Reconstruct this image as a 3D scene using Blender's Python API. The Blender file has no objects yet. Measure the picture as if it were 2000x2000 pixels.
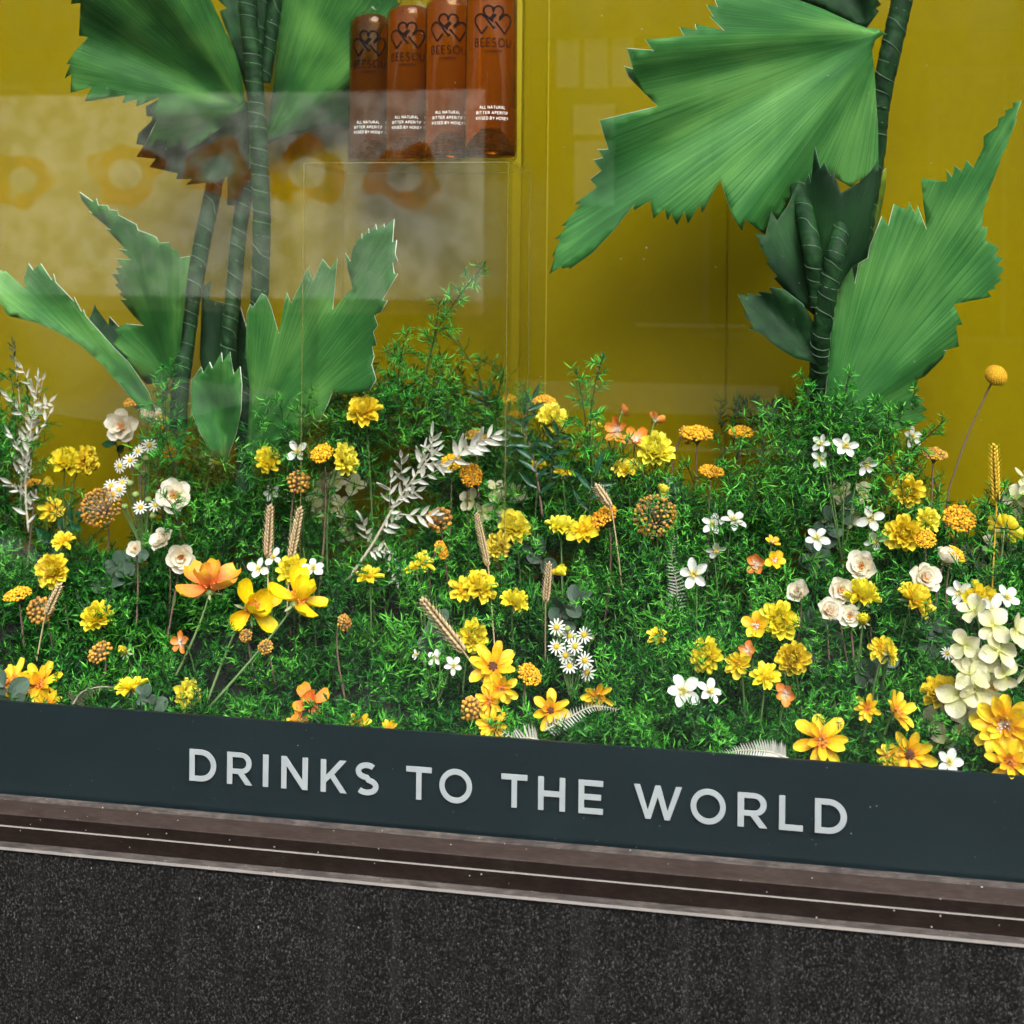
import bpy, bmesh, math, random
import numpy as np
from mathutils import Vector, Matrix, Euler
from mathutils.geometry import delaunay_2d_cdt

R = math.radians
random.seed(7)
rng = np.random.default_rng(7)
scene = bpy.context.scene
COL = scene.collection

# ------------------------------------------------------------------ camera
EYE = 1.50
YAW, ROLL = R(9.85), R(0.6)
FPX, CXP, CYP = 2500.0, 1000.0, 527.0         # focal length and principal point, in 2000 px frame units
CAM = Vector((0.0, -1.478, EYE))
cam_d = bpy.data.cameras.new('camera')
cam = bpy.data.objects.new('camera', cam_d)
COL.objects.link(cam)
CM = Matrix.Rotation(YAW, 3, 'Z') @ Matrix.Rotation(R(90), 3, 'X') @ Matrix.Rotation(ROLL, 3, 'Z')
cam.matrix_world = Matrix.Translation(CAM) @ CM.to_4x4()
cam_d.sensor_width = 36.0
cam_d.lens = 36.0 * FPX / 2000.0
cam_d.shift_y = -(1000.0 - CYP) / 2000.0
cam_d.clip_start = 0.02
cam_d.clip_end = 400.0
cam_d.dof.use_dof = True
cam_d.dof.focus_distance = 1.66
cam_d.dof.aperture_fstop = 6.0
scene.camera = cam

# ------------------------------------------------------------------ sky, sun, exposure
SUN_EL, SUN_AZ = R(47), R(160)                 # azimuth clockwise from +Y (the sun stands over the street, to the right)
world = bpy.data.worlds.new('World')
scene.world = world
world.use_nodes = True
wn = world.node_tree
wn.nodes.clear()
sky = wn.nodes.new('ShaderNodeTexSky')
sky.sky_type = 'NISHITA'
sky.sun_disc = False
sky.sun_elevation = SUN_EL
sky.sun_rotation = SUN_AZ
sky.dust_density = 3.0
sky.air_density = 1.0
sky.ozone_density = 0.6
bg = wn.nodes.new('ShaderNodeBackground')
bg.inputs['Strength'].default_value = 0.08
wo = wn.nodes.new('ShaderNodeOutputWorld')
hs = wn.nodes.new('ShaderNodeHueSaturation')        # thin overcast: the sky's blue is washed out
hs.inputs['Saturation'].default_value = 0.4
wn.links.new(sky.outputs[0], hs.inputs['Color'])
wn.links.new(hs.outputs[0], bg.inputs[0])
wn.links.new(bg.outputs[0], wo.inputs[0])
sun_d = bpy.data.lights.new('sun', 'SUN')
sun_d.energy = 1.5
sun_d.angle = R(38)
sun_d.color = (1.0, 0.96, 0.9)
sun = bpy.data.objects.new('sun', sun_d)
COL.objects.link(sun)
sd = Vector((math.sin(SUN_AZ) * math.cos(SUN_EL), math.cos(SUN_AZ) * math.cos(SUN_EL), math.sin(SUN_EL)))
sun.rotation_euler = (-sd).to_track_quat('-Z', 'Y').to_euler()
sun.location = (2, -4, 8)
vs = scene.view_settings
vs.view_transform = 'Standard'
vs.look = 'None'
vs.exposure = 1.8
vs.gamma = 1.0
cy = scene.cycles
cy.max_bounces = 5
cy.diffuse_bounces = 2
cy.glossy_bounces = 3
cy.transmission_bounces = 6
cy.transparent_max_bounces = 24
cy.caustics_reflective = False
cy.caustics_refractive = False
cy.use_denoising = True
cy.use_adaptive_sampling = True
cy.adaptive_threshold = 0.035
cy.sample_clamp_indirect = 6.0

# ------------------------------------------------------------------ helpers
AX_R, AX_U, AX_F = CM @ Vector((1, 0, 0)), CM @ Vector((0, 1, 0)), CM @ Vector((0, 0, -1))

def P(px, py, Y):
    """The point of the place that stands Y metres behind the glass on the line of sight through a pixel."""
    d = AX_F + AX_R * ((px - CXP) / FPX) + AX_U * ((CYP - py) / FPX)
    return CAM + d * ((Y - CAM.y) / d.y)

def msz(px, p):
    """Length in metres of px pixels at point p."""
    return px * (p - CAM).dot(AX_F) / FPX

def interp(x, xs, ys):
    return float(np.interp(x, xs, ys))

def Yd(py):
    return interp(py, [600, 850, 1000, 1113, 1200, 1300, 1400, 1490], [.52, .47, .37, .29, .22, .14, .07, .035])

ZF = P(1000, 1442, 0).z - 0.05                  # floor of the window display

def tag(o, label=None, cat=None, group=None, kind=None):
    if label: o['label'] = label
    if cat: o['category'] = cat
    if group: o['group'] = group
    if kind: o['kind'] = kind
    return o

def empty(name, loc=(0, 0, 0)):
    o = bpy.data.objects.new(name, None)
    o.location = loc
    o.empty_display_size = 0.02
    COL.objects.link(o)
    return o

def obj(name, me, mat=None, parent=None, mtx=None, kind=None):
    o = bpy.data.objects.new(name, me)
    if mat is not None and len(me.materials) == 0:
        me.materials.append(mat)
    COL.objects.link(o)
    if mat is not None and me.materials[0] != mat:          # alike pieces share a mesh but may differ in colour
        o.material_slots[0].link = 'OBJECT'
        o.material_slots[0].material = mat
    if parent is not None: o.parent = parent
    if mtx is not None: o.matrix_basis = mtx
    if kind: o['kind'] = kind
    return o

def mesh(name, verts, faces, smooth=True, **attrs):
    me = bpy.data.meshes.new(name)
    me.from_pydata([tuple(v) for v in verts], [], [tuple(int(i) for i in f) for f in faces])
    for k, a in attrs.items():
        at = me.attributes.new(k, 'FLOAT', 'POINT')
        at.data.foreach_set('value', np.asarray(a, dtype=np.float32))
    if smooth:
        me.polygons.foreach_set('use_smooth', np.ones(len(me.polygons), dtype=bool))
    me.update()
    return me

class MB:
    """collects pieces of one part: vertices, faces and a float t per vertex"""
    def __init__(s):
        s.v, s.f, s.t, s.r, s.n = [], [], [], [], 0
    def add(s, v, f, t=None, r=None, m=None):
        v = np.asarray(v, dtype=float)
        if m is not None:
            mm = np.array(m)
            v = v @ mm[:3, :3].T + mm[:3, 3]
        k = len(v)
        s.v.append(v)
        s.f += [tuple(i + s.n for i in q) for q in f]
        s.t.append(np.zeros(k) if t is None else np.asarray(t, dtype=float))
        s.r.append(np.full(k, random.random() if r is None else r))
        s.n += k
    def mesh(s, name, smooth=True):
        return mesh(name, np.concatenate(s.v), s.f, smooth, t=np.concatenate(s.t), rnd=np.concatenate(s.r))

def box(x0, x1, y0, y1, z0, z1):
    v = [(x0, y0, z0), (x1, y0, z0), (x1, y1, z0), (x0, y1, z0), (x0, y0, z1), (x1, y0, z1), (x1, y1, z1), (x0, y1, z1)]
    f = [(0, 3, 2, 1), (4, 5, 6, 7), (0, 1, 5, 4), (1, 2, 6, 5), (2, 3, 7, 6), (3, 0, 4, 7)]
    return v, f

def box_mesh(name, *a, bevel=0.0):
    v, f = box(*a)
    me = mesh(name, v, f, smooth=False)
    if bevel > 0:
        bm = bmesh.new(); bm.from_mesh(me)
        bmesh.ops.bevel(bm, geom=bm.edges[:], offset=bevel, segments=2, affect='EDGES', profile=0.5)
        bm.to_mesh(me); bm.free()
    return me

def frames(pts):
    """parallel-transport frames along a polyline"""
    pts = [Vector(p) for p in pts]
    n = len(pts)
    tang = []
    for i in range(n):
        a, b = pts[max(i - 1, 0)], pts[min(i + 1, n - 1)]
        tang.append((b - a).normalized())
    ref = Vector((1, 0, 0)) if abs(tang[0].x) < 0.8 else Vector((0, 1, 0))
    u = (ref - tang[0] * ref.dot(tang[0])).normalized()
    out = []
    for i in range(n):
        u = (u - tang[i] * u.dot(tang[i])).normalized()
        out.append((pts[i], tang[i], u, tang[i].cross(u)))
    return out

def tube(pts, rad, seg=6, cap=True):
    fr = frames(pts)
    n = len(fr)
    if not hasattr(rad, '__len__'): rad = [rad] * n
    v, f, t = [], [], []
    for i, (p, tg, a, b) in enumerate(fr):
        for k in range(seg):
            an = 2 * math.pi * k / seg
            v.append(p + (a * math.cos(an) + b * math.sin(an)) * rad[i])
            t.append(i / max(n - 1, 1))
    for i in range(n - 1):
        for k in range(seg):
            k2 = (k + 1) % seg
            f.append((i * seg + k, i * seg + k2, (i + 1) * seg + k2, (i + 1) * seg + k))
    if cap:
        f.append(tuple(reversed(range(seg))))
        f.append(tuple((n - 1) * seg + k for k in range(seg)))
    return v, f, t

def curve_pts(ctrl, n):
    """Catmull-Rom through control points"""
    c = [Vector(p) for p in ctrl]
    c = [c[0] * 2 - c[1]] + c + [c[-1] * 2 - c[-2]]
    m = len(c) - 3
    out = []
    for i in range(n):
        s = i / (n - 1) * m
        k = min(int(s), m - 1)
        u = s - k
        p0, p1, p2, p3 = c[k:k + 4]
        out.append(0.5 * ((2 * p1) + (p2 - p0) * u + (2 * p0 - 5 * p1 + 4 * p2 - p3) * u * u + (3 * p1 - p0 - 3 * p2 + p3) * u ** 3))
    return out

def lathe(prof, seg=32):
    v, f = [], []
    for r, z in prof:
        for k in range(seg):
            a = 2 * math.pi * k / seg
            v.append((r * math.cos(a), r * math.sin(a), z))
    for i in range(len(prof) - 1):
        for k in range(seg):
            k2 = (k + 1) % seg
            f.append((i * seg + k, i * seg + k2, (i + 1) * seg + k2, (i + 1) * seg + k))
    return v, f

def ico(sub=1):
    bm = bmesh.new()
    bmesh.ops.create_icosphere(bm, subdivisions=sub, radius=1.0)
    v = np.array([w.co[:] for w in bm.verts]); f = [tuple(w.index for w in q.verts) for q in bm.faces]
    bm.free()
    return v, f
ICO1 = ico(1)
ICO2 = ico(2)

def axis_mtx(p, ax, s, spin=0.0):
    """place a head: local +Z along ax"""
    q = Vector(ax).normalized().to_track_quat('Z', 'Y').to_matrix().to_4x4()
    return Matrix.Translation(p) @ q @ Matrix.Rotation(spin, 4, 'Z') @ Matrix.Scale(s, 4)

def view_vec(c):
    """right / towards the street / up -> world"""
    return Vector((c[0], -c[1], c[2])).normalized()

FACE = dict(F=(0, 1, .35), FU=(0, .75, .75), U=(0, .3, 1), UL=(-.5, .4, .8), UR=(.55, .4, .75), R=(1, .3, .25), L=(-1, .3, .25),
            B=(.25, -.9, .3), FL=(-.5, .9, .3), FR=(.5, .9, .3), D=(.1, .9, -.35), RD=(.8, .6, -.2), LU=(-.8, .3, .6), RU=(.85, .3, .5))

# ------------------------------------------------------------------ materials
def mat_new(name):
    m = bpy.data.materials.new(name)
    m.use_nodes = True
    nt = m.node_tree
    nt.nodes.clear()
    out = nt.nodes.new('ShaderNodeOutputMaterial')
    return m, nt, out

class N:
    """tiny node helper"""
    def __init__(s, nt): s.nt = nt
    def __call__(s, kind, **kw):
        n = s.nt.nodes.new('ShaderNode' + kind)
        for k, v in kw.items():
            if k.startswith('_'):
                setattr(n, k[1:], v)
            else:
                key = int(k[1:]) if k[0] == 'i' and k[1:].isdigit() else k.replace('__', ' ')
                s.put(n.inputs[key], v)
        return n
    def put(s, sock, v):
        if isinstance(v, bpy.types.NodeSocket): s.nt.links.new(v, sock)
        elif isinstance(v, bpy.types.Node): s.nt.links.new(v.outputs[0], sock)
        else:
            if hasattr(sock.default_value, '__len__') and len(sock.default_value) == 4 and len(v) == 3: v = (*v, 1)
            sock.default_value = v
    def ramp(s, fac, *stops, interp='LINEAR'):
        n = s.nt.nodes.new('ShaderNodeValToRGB')
        n.color_ramp.interpolation = interp
        el = n.color_ramp.elements
        while len(el) < len(stops): el.new(0.5)
        for e, (p, c) in zip(el, stops):
            e.position = p
            e.color = (*c, 1) if len(c) == 3 else c
        s.put(n.inputs[0], fac)
        return n
    def mix(s, fac, a, b, blend='MIX'):
        n = s.nt.nodes.new('ShaderNodeMix')
        n.data_type = 'RGBA'; n.blend_type = blend
        s.put(n.inputs[0], fac); s.put(n.inputs[6], a); s.put(n.inputs[7], b)
        return n.outputs[2]
    def math(s, op, a, b=0.0, clamp=False):
        n = s.nt.nodes.new('ShaderNodeMath')
        n.operation = op; n.use_clamp = clamp
        s.put(n.inputs[0], a); s.put(n.inputs[1], b)
        return n.outputs[0]
    def attr(s, name):
        n = s.nt.nodes.new('ShaderNodeAttribute'); n.attribute_name = name
        return n.outputs['Fac']
    def orand(s):
        return s.nt.nodes.new('ShaderNodeObjectInfo').outputs['Random']
    def pos(s, scale=(1, 1, 1)):
        g = s.nt.nodes.new('ShaderNodeNewGeometry')
        m = s.nt.nodes.new('ShaderNodeMapping')
        m.inputs['Scale'].default_value = scale
        s.nt.links.new(g.outputs['Position'], m.inputs['Vector'])
        return m.outputs[0]

def leafy(name, c0, c1, rough=0.5, transl=0.25, var=0.25, by='t', spec=0.4, streak=0.0, mid=None):
    """plant tissue: colour runs from base (t=0) to tip (t=1), varies per piece, lets some light through"""
    m, nt, out = mat_new(name)
    n = N(nt)
    f = n.attr(by)
    col = n.ramp(f, (0, c0), (0.55, mid), (1, c1)) if mid else n.ramp(f, (0.05, c0), (0.85, c1))
    h = nt.nodes.new('ShaderNodeHueSaturation')
    n.put(h.inputs['Color'], col.outputs[0])
    rv = n.math('ADD', n.math('MULTIPLY', n.attr('rnd'), 0.6), n.math('MULTIPLY', n.orand(), 0.4))
    n.put(h.inputs['Value'], n.math('ADD', n.math('MULTIPLY', rv, 2 * var), 1 - var))
    n.put(h.inputs['Hue'], n.math('ADD', n.math('MULTIPLY', n.orand(), 0.02), 0.49))
    c = h.outputs[0]
    tx = n('TexCoord')
    nz = n('TexNoise', Vector=tx.outputs['Object'], Scale=9.0, Detail=3.0)
    c = n.mix(0.35, c, n.mix(1.0, c, n.ramp(nz.outputs[0], (0.3, (.55, .55, .55)), (0.7, (1.15, 1.15, 1.15))).outputs[0], 'MULTIPLY'))
    b = n('BsdfPrincipled', Base__Color=c, Roughness=rough)
    b.inputs['Specular IOR Level'].default_value = spec
    t = n('BsdfTranslucent', Color=c)
    mx = n('MixShader', i0=transl, i1=b, i2=t)
    n.put(out.inputs[0], mx.outputs[0])
    return m

def plain(name, c, rough=0.5, metal=0.0, spec=0.5, var=0.0, noise=None):
    m, nt, out = mat_new(name)
    n = N(nt)
    b = n('BsdfPrincipled', Roughness=rough, Metallic=metal)
    b.inputs['Specular IOR Level'].default_value = spec
    if noise:
        nz = n('TexNoise', Vector=n.pos(), Scale=noise[0], Detail=4.0)
        lo, hi = noise[1], noise[2]
        col = n.ramp(nz.outputs[0], (0.3, tuple(x * lo for x in c)), (0.7, tuple(min(x * hi, 1) for x in c)))
        n.put(b.inputs['Base Color'], col)
    else:
        n.put(b.inputs['Base Color'], c)
    n.put(out.inputs[0], b.outputs[0])
    return m

def glass_like(name, tint=(1, 1, 1), f0=0.04, dust=0.0, gloss=(1, 1, 1), rough=0.0, body=None, rim=None):
    m, nt, out = mat_new(name)
    n = N(nt)
    lw = n('LayerWeight', Blend=0.5)
    p5 = n.math('POWER', lw.outputs['Facing'], 5.0)
    fr = n.math('ADD', n.math('MULTIPLY', p5, 1 - f0), f0)
    if rim: tint = n.ramp(lw.outputs['Facing'], (.62, tint), (.93, rim)).outputs[0]      # thick glass darkens at its outline
    tr = n('BsdfTransparent', Color=tint)
    base = tr.outputs[0]
    if body:
        df = n('BsdfDiffuse', Color=body[0])
        base = n('MixShader', i0=body[1], i1=base, i2=df.outputs[0]).outputs[0]
    gl = n('BsdfGlossy', Color=gloss, Roughness=rough)
    s = n('MixShader', i0=fr, i1=base, i2=gl.outputs[0]).outputs[0]
    if dust > 0:
        vo = n('TexVoronoi', Vector=n.pos((1, 1, 1)), Scale=95.0)
        wh = n('TexWhiteNoise', Vector=vo.outputs['Position'])
        lim = n.math('MULTIPLY', n.math('POWER', wh.outputs['Value'], 12.0), 0.085)
        speck = n.math('LESS_THAN', vo.outputs['Distance'], lim)
        d = n('BsdfDiffuse', Color=(.62, .62, .6))
        s = n('MixShader', i0=n.math('MULTIPLY', speck, dust), i1=s, i2=d.outputs[0]).outputs[0]
    n.put(out.inputs[0], s)
    return m

M = {}
M['glass'] = glass_like('shop_glass', (.985, .992, .99), 0.032, dust=0.35)
M['clear'] = glass_like('clear_acrylic', (.997, .997, .99), 0.006)
M['acr_edge'] = glass_like('acrylic_edge', (.80, .78, .50), 0.05, body=((.40, .37, .15), .22))
M['bottle_glass'] = glass_like('bottle_glass', (.97, .96, .92), 0.014, rim=(.30, .20, .08))
def liquid_mat():
    m, nt, out = mat_new('amber_liquid')
    n = N(nt)
    g_ = n('BsdfGlass', Color=(.90, .45, .06), Roughness=0.02, IOR=1.34)
    d_ = n('BsdfDiffuse', Color=(.24, .075, .004))
    n.put(out.inputs[0], n('MixShader', i0=.16, i1=g_.outputs[0], i2=d_.outputs[0]).outputs[0])
    return m
M['liquid'] = liquid_mat()
M['punt'] = plain('amber_base', (.62, .27, .05), 0.12, spec=0.9, noise=(160, .5, 1.3))
M['print_black'] = plain('black_print', (.004, .003, .003), 0.7, spec=.1)
M['print_white'] = plain('white_print', (.85, .84, .8), 0.5)

def wall_mat(name, c, rough, coat, seed):
    m, nt, out = mat_new(name)
    n = N(nt)
    nz = n('TexNoise', Vector=n.pos((1.3, 1, .5)), Scale=2.2 + seed, Detail=3.0)
    col = n.ramp(nz.outputs[0], (0.3, tuple(x * .9 for x in c)), (0.72, tuple(min(1, x * 1.08) for x in c)))
    sm = n('TexNoise', Vector=n.pos((3, 1, 1)), Scale=9.0, Detail=5.0)
    rg = n.math('ADD', n.math('MULTIPLY', sm.outputs[0], 0.16), rough)
    b = n('BsdfPrincipled', Base__Color=col, Roughness=rg)
    b.inputs['Specular IOR Level'].default_value = coat
    n.put(out.inputs[0], b.outputs[0])
    return m
YEL = (.188, .146, .001)
M['panel'] = wall_mat('yellow_acrylic_panel', YEL, 0.06, 0.5, 0.0)
M['panel_edge'] = plain('yellow_panel_edge', (.30, .24, .012), 0.2)
M['wall_y'] = wall_mat('yellow_display_wall', (.20, .15, .001), 0.25, 0.4, 0.6)
# ------------------------------------------------------------------ materials of the shopfront
def granite_mat():
    m, nt, out = mat_new('dark_granite')
    n = N(nt)
    n1 = n('TexNoise', Vector=n.pos((1, 1, .8)), Scale=380.0, Detail=3.0, Roughness=.65)
    n2 = n('TexNoise', Vector=n.pos((1, 1, .7)), Scale=800.0, Detail=2.0, Roughness=.6)
    n3 = n('TexNoise', Vector=n.pos((1, 1, .7)), Scale=28.0, Detail=4.0)
    f = n.math('ADD', n.math('MULTIPLY', n1.outputs[0], .62), n.math('MULTIPLY', n2.outputs[0], .38))
    w1 = n.ramp(f, (.40, (.0012, .0012, .0012)), (.49, (.005, .0048, .0046)), (.55, (.017, .0165, .016)), (.61, (.052, .051, .050)), (.69, (.115, .113, .11)))
    c = n.mix(1.0, w1.outputs[0], n.ramp(n3.outputs[0], (.3, (.85, .85, .85)), (.7, (1.12, 1.12, 1.12))), 'MULTIPLY')
    fl = n('TexVoronoi', Vector=n.pos((1, 1, .6)), Scale=75.0)
    fw = n('TexWhiteNoise', Vector=fl.outputs['Position'])
    sp = n.math('LESS_THAN', fl.outputs['Distance'], n.math('MULTIPLY', n.math('POWER', fw.outputs['Value'], 12.0), 0.10))
    c = n.mix(n.math('MULTIPLY', sp, .7), c, (.34, .32, .30))
    st = n('TexNoise', Vector=n.pos((60, 1, .7)), Scale=1.0, Detail=5.0)
    wipe = n.ramp(st.outputs[0], (.52, (0, 0, 0)), (.8, (1, 1, 1)))
    c = n.mix(n.math('MULTIPLY', wipe, .24), c, (.05, .048, .046))
    b = n('BsdfPrincipled', Base__Color=c, Roughness=0.6)
    b.inputs['Specular IOR Level'].default_value = .15
    bp = n('Bump', Strength=0.15, Distance=0.001, Height=f)
    n.put(b.inputs['Normal'], bp)
    n.put(out.inputs[0], b.outputs[0])
    return m
M['granite'] = granite_mat()

def bronze_mat(name, c, dusty, rough=0.32):
    """bronze-brown anodised metal; dust and bird grit lie in patches, thicker in the angles of the ledges"""
    m, nt, out = mat_new(name)
    n = N(nt)
    n1 = n('TexNoise', Vector=n.pos((30, 80, 60)), Scale=1.0, Detail=5.0)
    n2 = n('TexNoise', Vector=n.pos((90, 300, 300)), Scale=1.0, Detail=3.0)
    n3 = n('TexVoronoi', Vector=n.pos(), Scale=170.0)
    f = n.math('MULTIPLY', n.ramp(n1.outputs[0], (.3, (.25, .25, .25)), (.7, (1, 1, 1))), n.ramp(n2.outputs[0], (.32, (.3, .3, .3)), (.68, (1, 1, 1))))
    f = n.math('MULTIPLY', f, dusty, clamp=True)
    c2 = n.mix(f, c, (.25, .21, .18))
    wn_ = n('TexWhiteNoise', Vector=n3.outputs['Position'])
    sp = n.math('LESS_THAN', n3.outputs['Distance'], n.math('MULTIPLY', n.math('POWER', wn_.outputs['Value'], 10.0), 0.2))
    c2 = n.mix(n.math('MULTIPLY', sp, .7), c2, (.55, .52, .48))
    b = n('BsdfPrincipled', Base__Color=c2, Roughness=n.math('ADD', n.math('MULTIPLY', f, .5), rough), Metallic=n.math('SUBTRACT', .5, f, clamp=True))
    n.put(out.inputs[0], b.outputs[0])
    return m
M['bronze'] = bronze_mat('bronze_metal', (.013, .0068, .0052), .07)
M['bronze_ledge'] = bronze_mat('dusty_bronze_ledge', (.024, .0125, .0095), .13, .6)
M['lip'] = bronze_mat('worn_pale_lip', (.25, .24, .23), .75, .6)
M['bead'] = bronze_mat('dusty_seal', (.03, .026, .026), .5, .7)

def band_mat():
    m, nt, out = mat_new('slate_blue_vinyl')
    n = N(nt)
    v = n('TexVoronoi', Vector=n.pos(), Scale=150.0)
    w = n('TexWhiteNoise', Vector=v.outputs['Position'])
    sp = n.math('LESS_THAN', v.outputs['Distance'], n.math('MULTIPLY', n.math('POWER', w.outputs['Value'], 8.0), 0.13))
    nz = n('TexNoise', Vector=n.pos((2, 1, 5)), Scale=3.0, Detail=4.0)
    base = n.ramp(nz.outputs[0], (.3, (.0065, .0135, .0165)), (.7, (.009, .0185, .022)))
    c = n.mix(n.math('MULTIPLY', sp, .22), base, (.4, .42, .42))
    b = n('BsdfPrincipled', Base__Color=c, Roughness=.3)
    b.inputs['Specular IOR Level'].default_value = .15
    n.put(out.inputs[0], b.outputs[0])
    return m
M['band'] = band_mat()
M['letter'] = plain('pale_grey_letter', (.285, .32, .33), .55, noise=(60, .93, 1.05))
M['letter_side'] = plain('letter_rim', (.37, .40, .41), .5)
M['bed_shade'] = plain('dark_bed_shade', (.002, .005, .002), .95, noise=(60, .4, 1.9))  # near-black: shade between the plants put into the bed's colour
M['floor'] = plain('display_floor', (.02, .02, .018), .8)

XW = 2.2                                          # half width of the shopfront that is built
def zc(py, Y): return P(1000, py, Y).z

def extrude_x(name, prof, mat, parent, x0=-XW, x1=XW, kind=None):
    """closed profile in (Y, z), extruded along the shopfront"""
    nseg = 1
    k = len(prof)
    v = [(x, y, z) for x in (x0, x1) for y, z in prof]
    f = [(i, (i + 1) % k, k + (i + 1) % k, k + i) for i in range(k)]
    f += [tuple(reversed(range(k))), tuple(range(k, 2 * k))]
    me = mesh(name, v, f, smooth=False)
    bm = bmesh.new(); bm.from_mesh(me)
    bmesh.ops.recalc_face_normals(bm, faces=bm.faces[:])
    bm.to_mesh(me); bm.free()
    return obj(name, me, mat, parent, kind=kind)

# ------------------------------------------------------------------ granite stall riser: slabs side by side
riser = empty('stall_riser', (0, 0, 0))
tag(riser, 'speckled black granite plinth wall under the shop window', 'wall')
ZG = zc(1757, -.052)
xs = [-XW, -1.13, .86, XW]
for a, b in zip(xs[:-1], xs[1:]):
    obj('granite_slab', box_mesh('granite_slab', a + .0012, b - .0012, -.052, .12, 0.002, ZG), M['granite'], riser)

# ------------------------------------------------------------------ bronze window frame
frame = empty('window_frame', (0, 0, 0))
tag(frame, 'dusty bronze metal window frame with stepped ledges below the glass', 'frame')
zb0 = zc(1638, 0)
extrude_x('glazing_bead', [(-.0045, zc(1637.5, -.0045)), (-.0095, zc(1642, -.0095)), (-.0105, zc(1651.5, -.0105)), (-.0045, zc(1651.5, -.0105))], M['bead'], frame)
extrude_x('sill', [(-.004, zc(1649.5, -.0105)), (-.0108, zc(1650, -.0108)), (-.034, zc(1677, -.034)), (-.0358, zc(1680, -.0358)), (-.0358, zc(1703, -.0358)), (.02, zc(1703, -.0358)), (.02, zc(1649.5, -.0105))], M['bronze_ledge'], frame)
extrude_x('sill_fascia', [(-.0362, zc(1680.5, -.0362)), (-.0368, zc(1701.5, -.0368)), (-.036, zc(1701.5, -.0368)), (-.036, zc(1680.5, -.0362))], M['bronze'], frame)
extrude_x('rail_lip', [(-.0361, zc(1702.5, -.0361)), (-.0395, zc(1703.8, -.0395)), (-.0398, zc(1706, -.0398)), (-.0361, zc(1706, -.0398))], M['lip'], frame)
extrude_x('lower_rail', [(-.030, zc(1705, -.0395)), (-.0392, zc(1706.2, -.0392)), (-.0402, zc(1738, -.0402)), (-.030, zc(1738, -.0402))], M['bronze'], frame)
extrude_x('bottom_ledge', [(-.030, zc(1737, -.0403)), (-.0408, zc(1737.5, -.0408)), (-.0545, zc(1748.5, -.0545)), (-.0545, zc(1755, -.0545)), (-.030, zc(1755, -.0545))], M['bead'], frame)
extrude_x('ledge_lip', [(-.0547, zc(1748.8, -.0547)), (-.0565, zc(1749.6, -.0565)), (-.0568, zc(1755, -.0568)), (-.0547, zc(1755, -.0568))], M['lip'], frame)

# ------------------------------------------------------------------ glass pane
pane = obj('window_pane', box_mesh('window_pane', -XW, XW, .0, .003, zc(1650, 0), 3.0), M['glass'])
tag(pane, 'large clear shop window pane with street reflections in it', 'window')

# ------------------------------------------------------------------ slate band with the lettering
band = empty('sign_band', (0, 0.0034, zc(1640, 0)))
tag(band, 'slate blue band along the foot of the glass lettered DRINKS TO THE WORLD', 'sign')
zt, zb = zc(1442.5, .004), zc(1648, .004)
obj('band_panel', box_mesh('band_panel', -XW, XW, .0, .004, zb - band.location.z, zt - band.location.z), M['band'], band)

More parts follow.
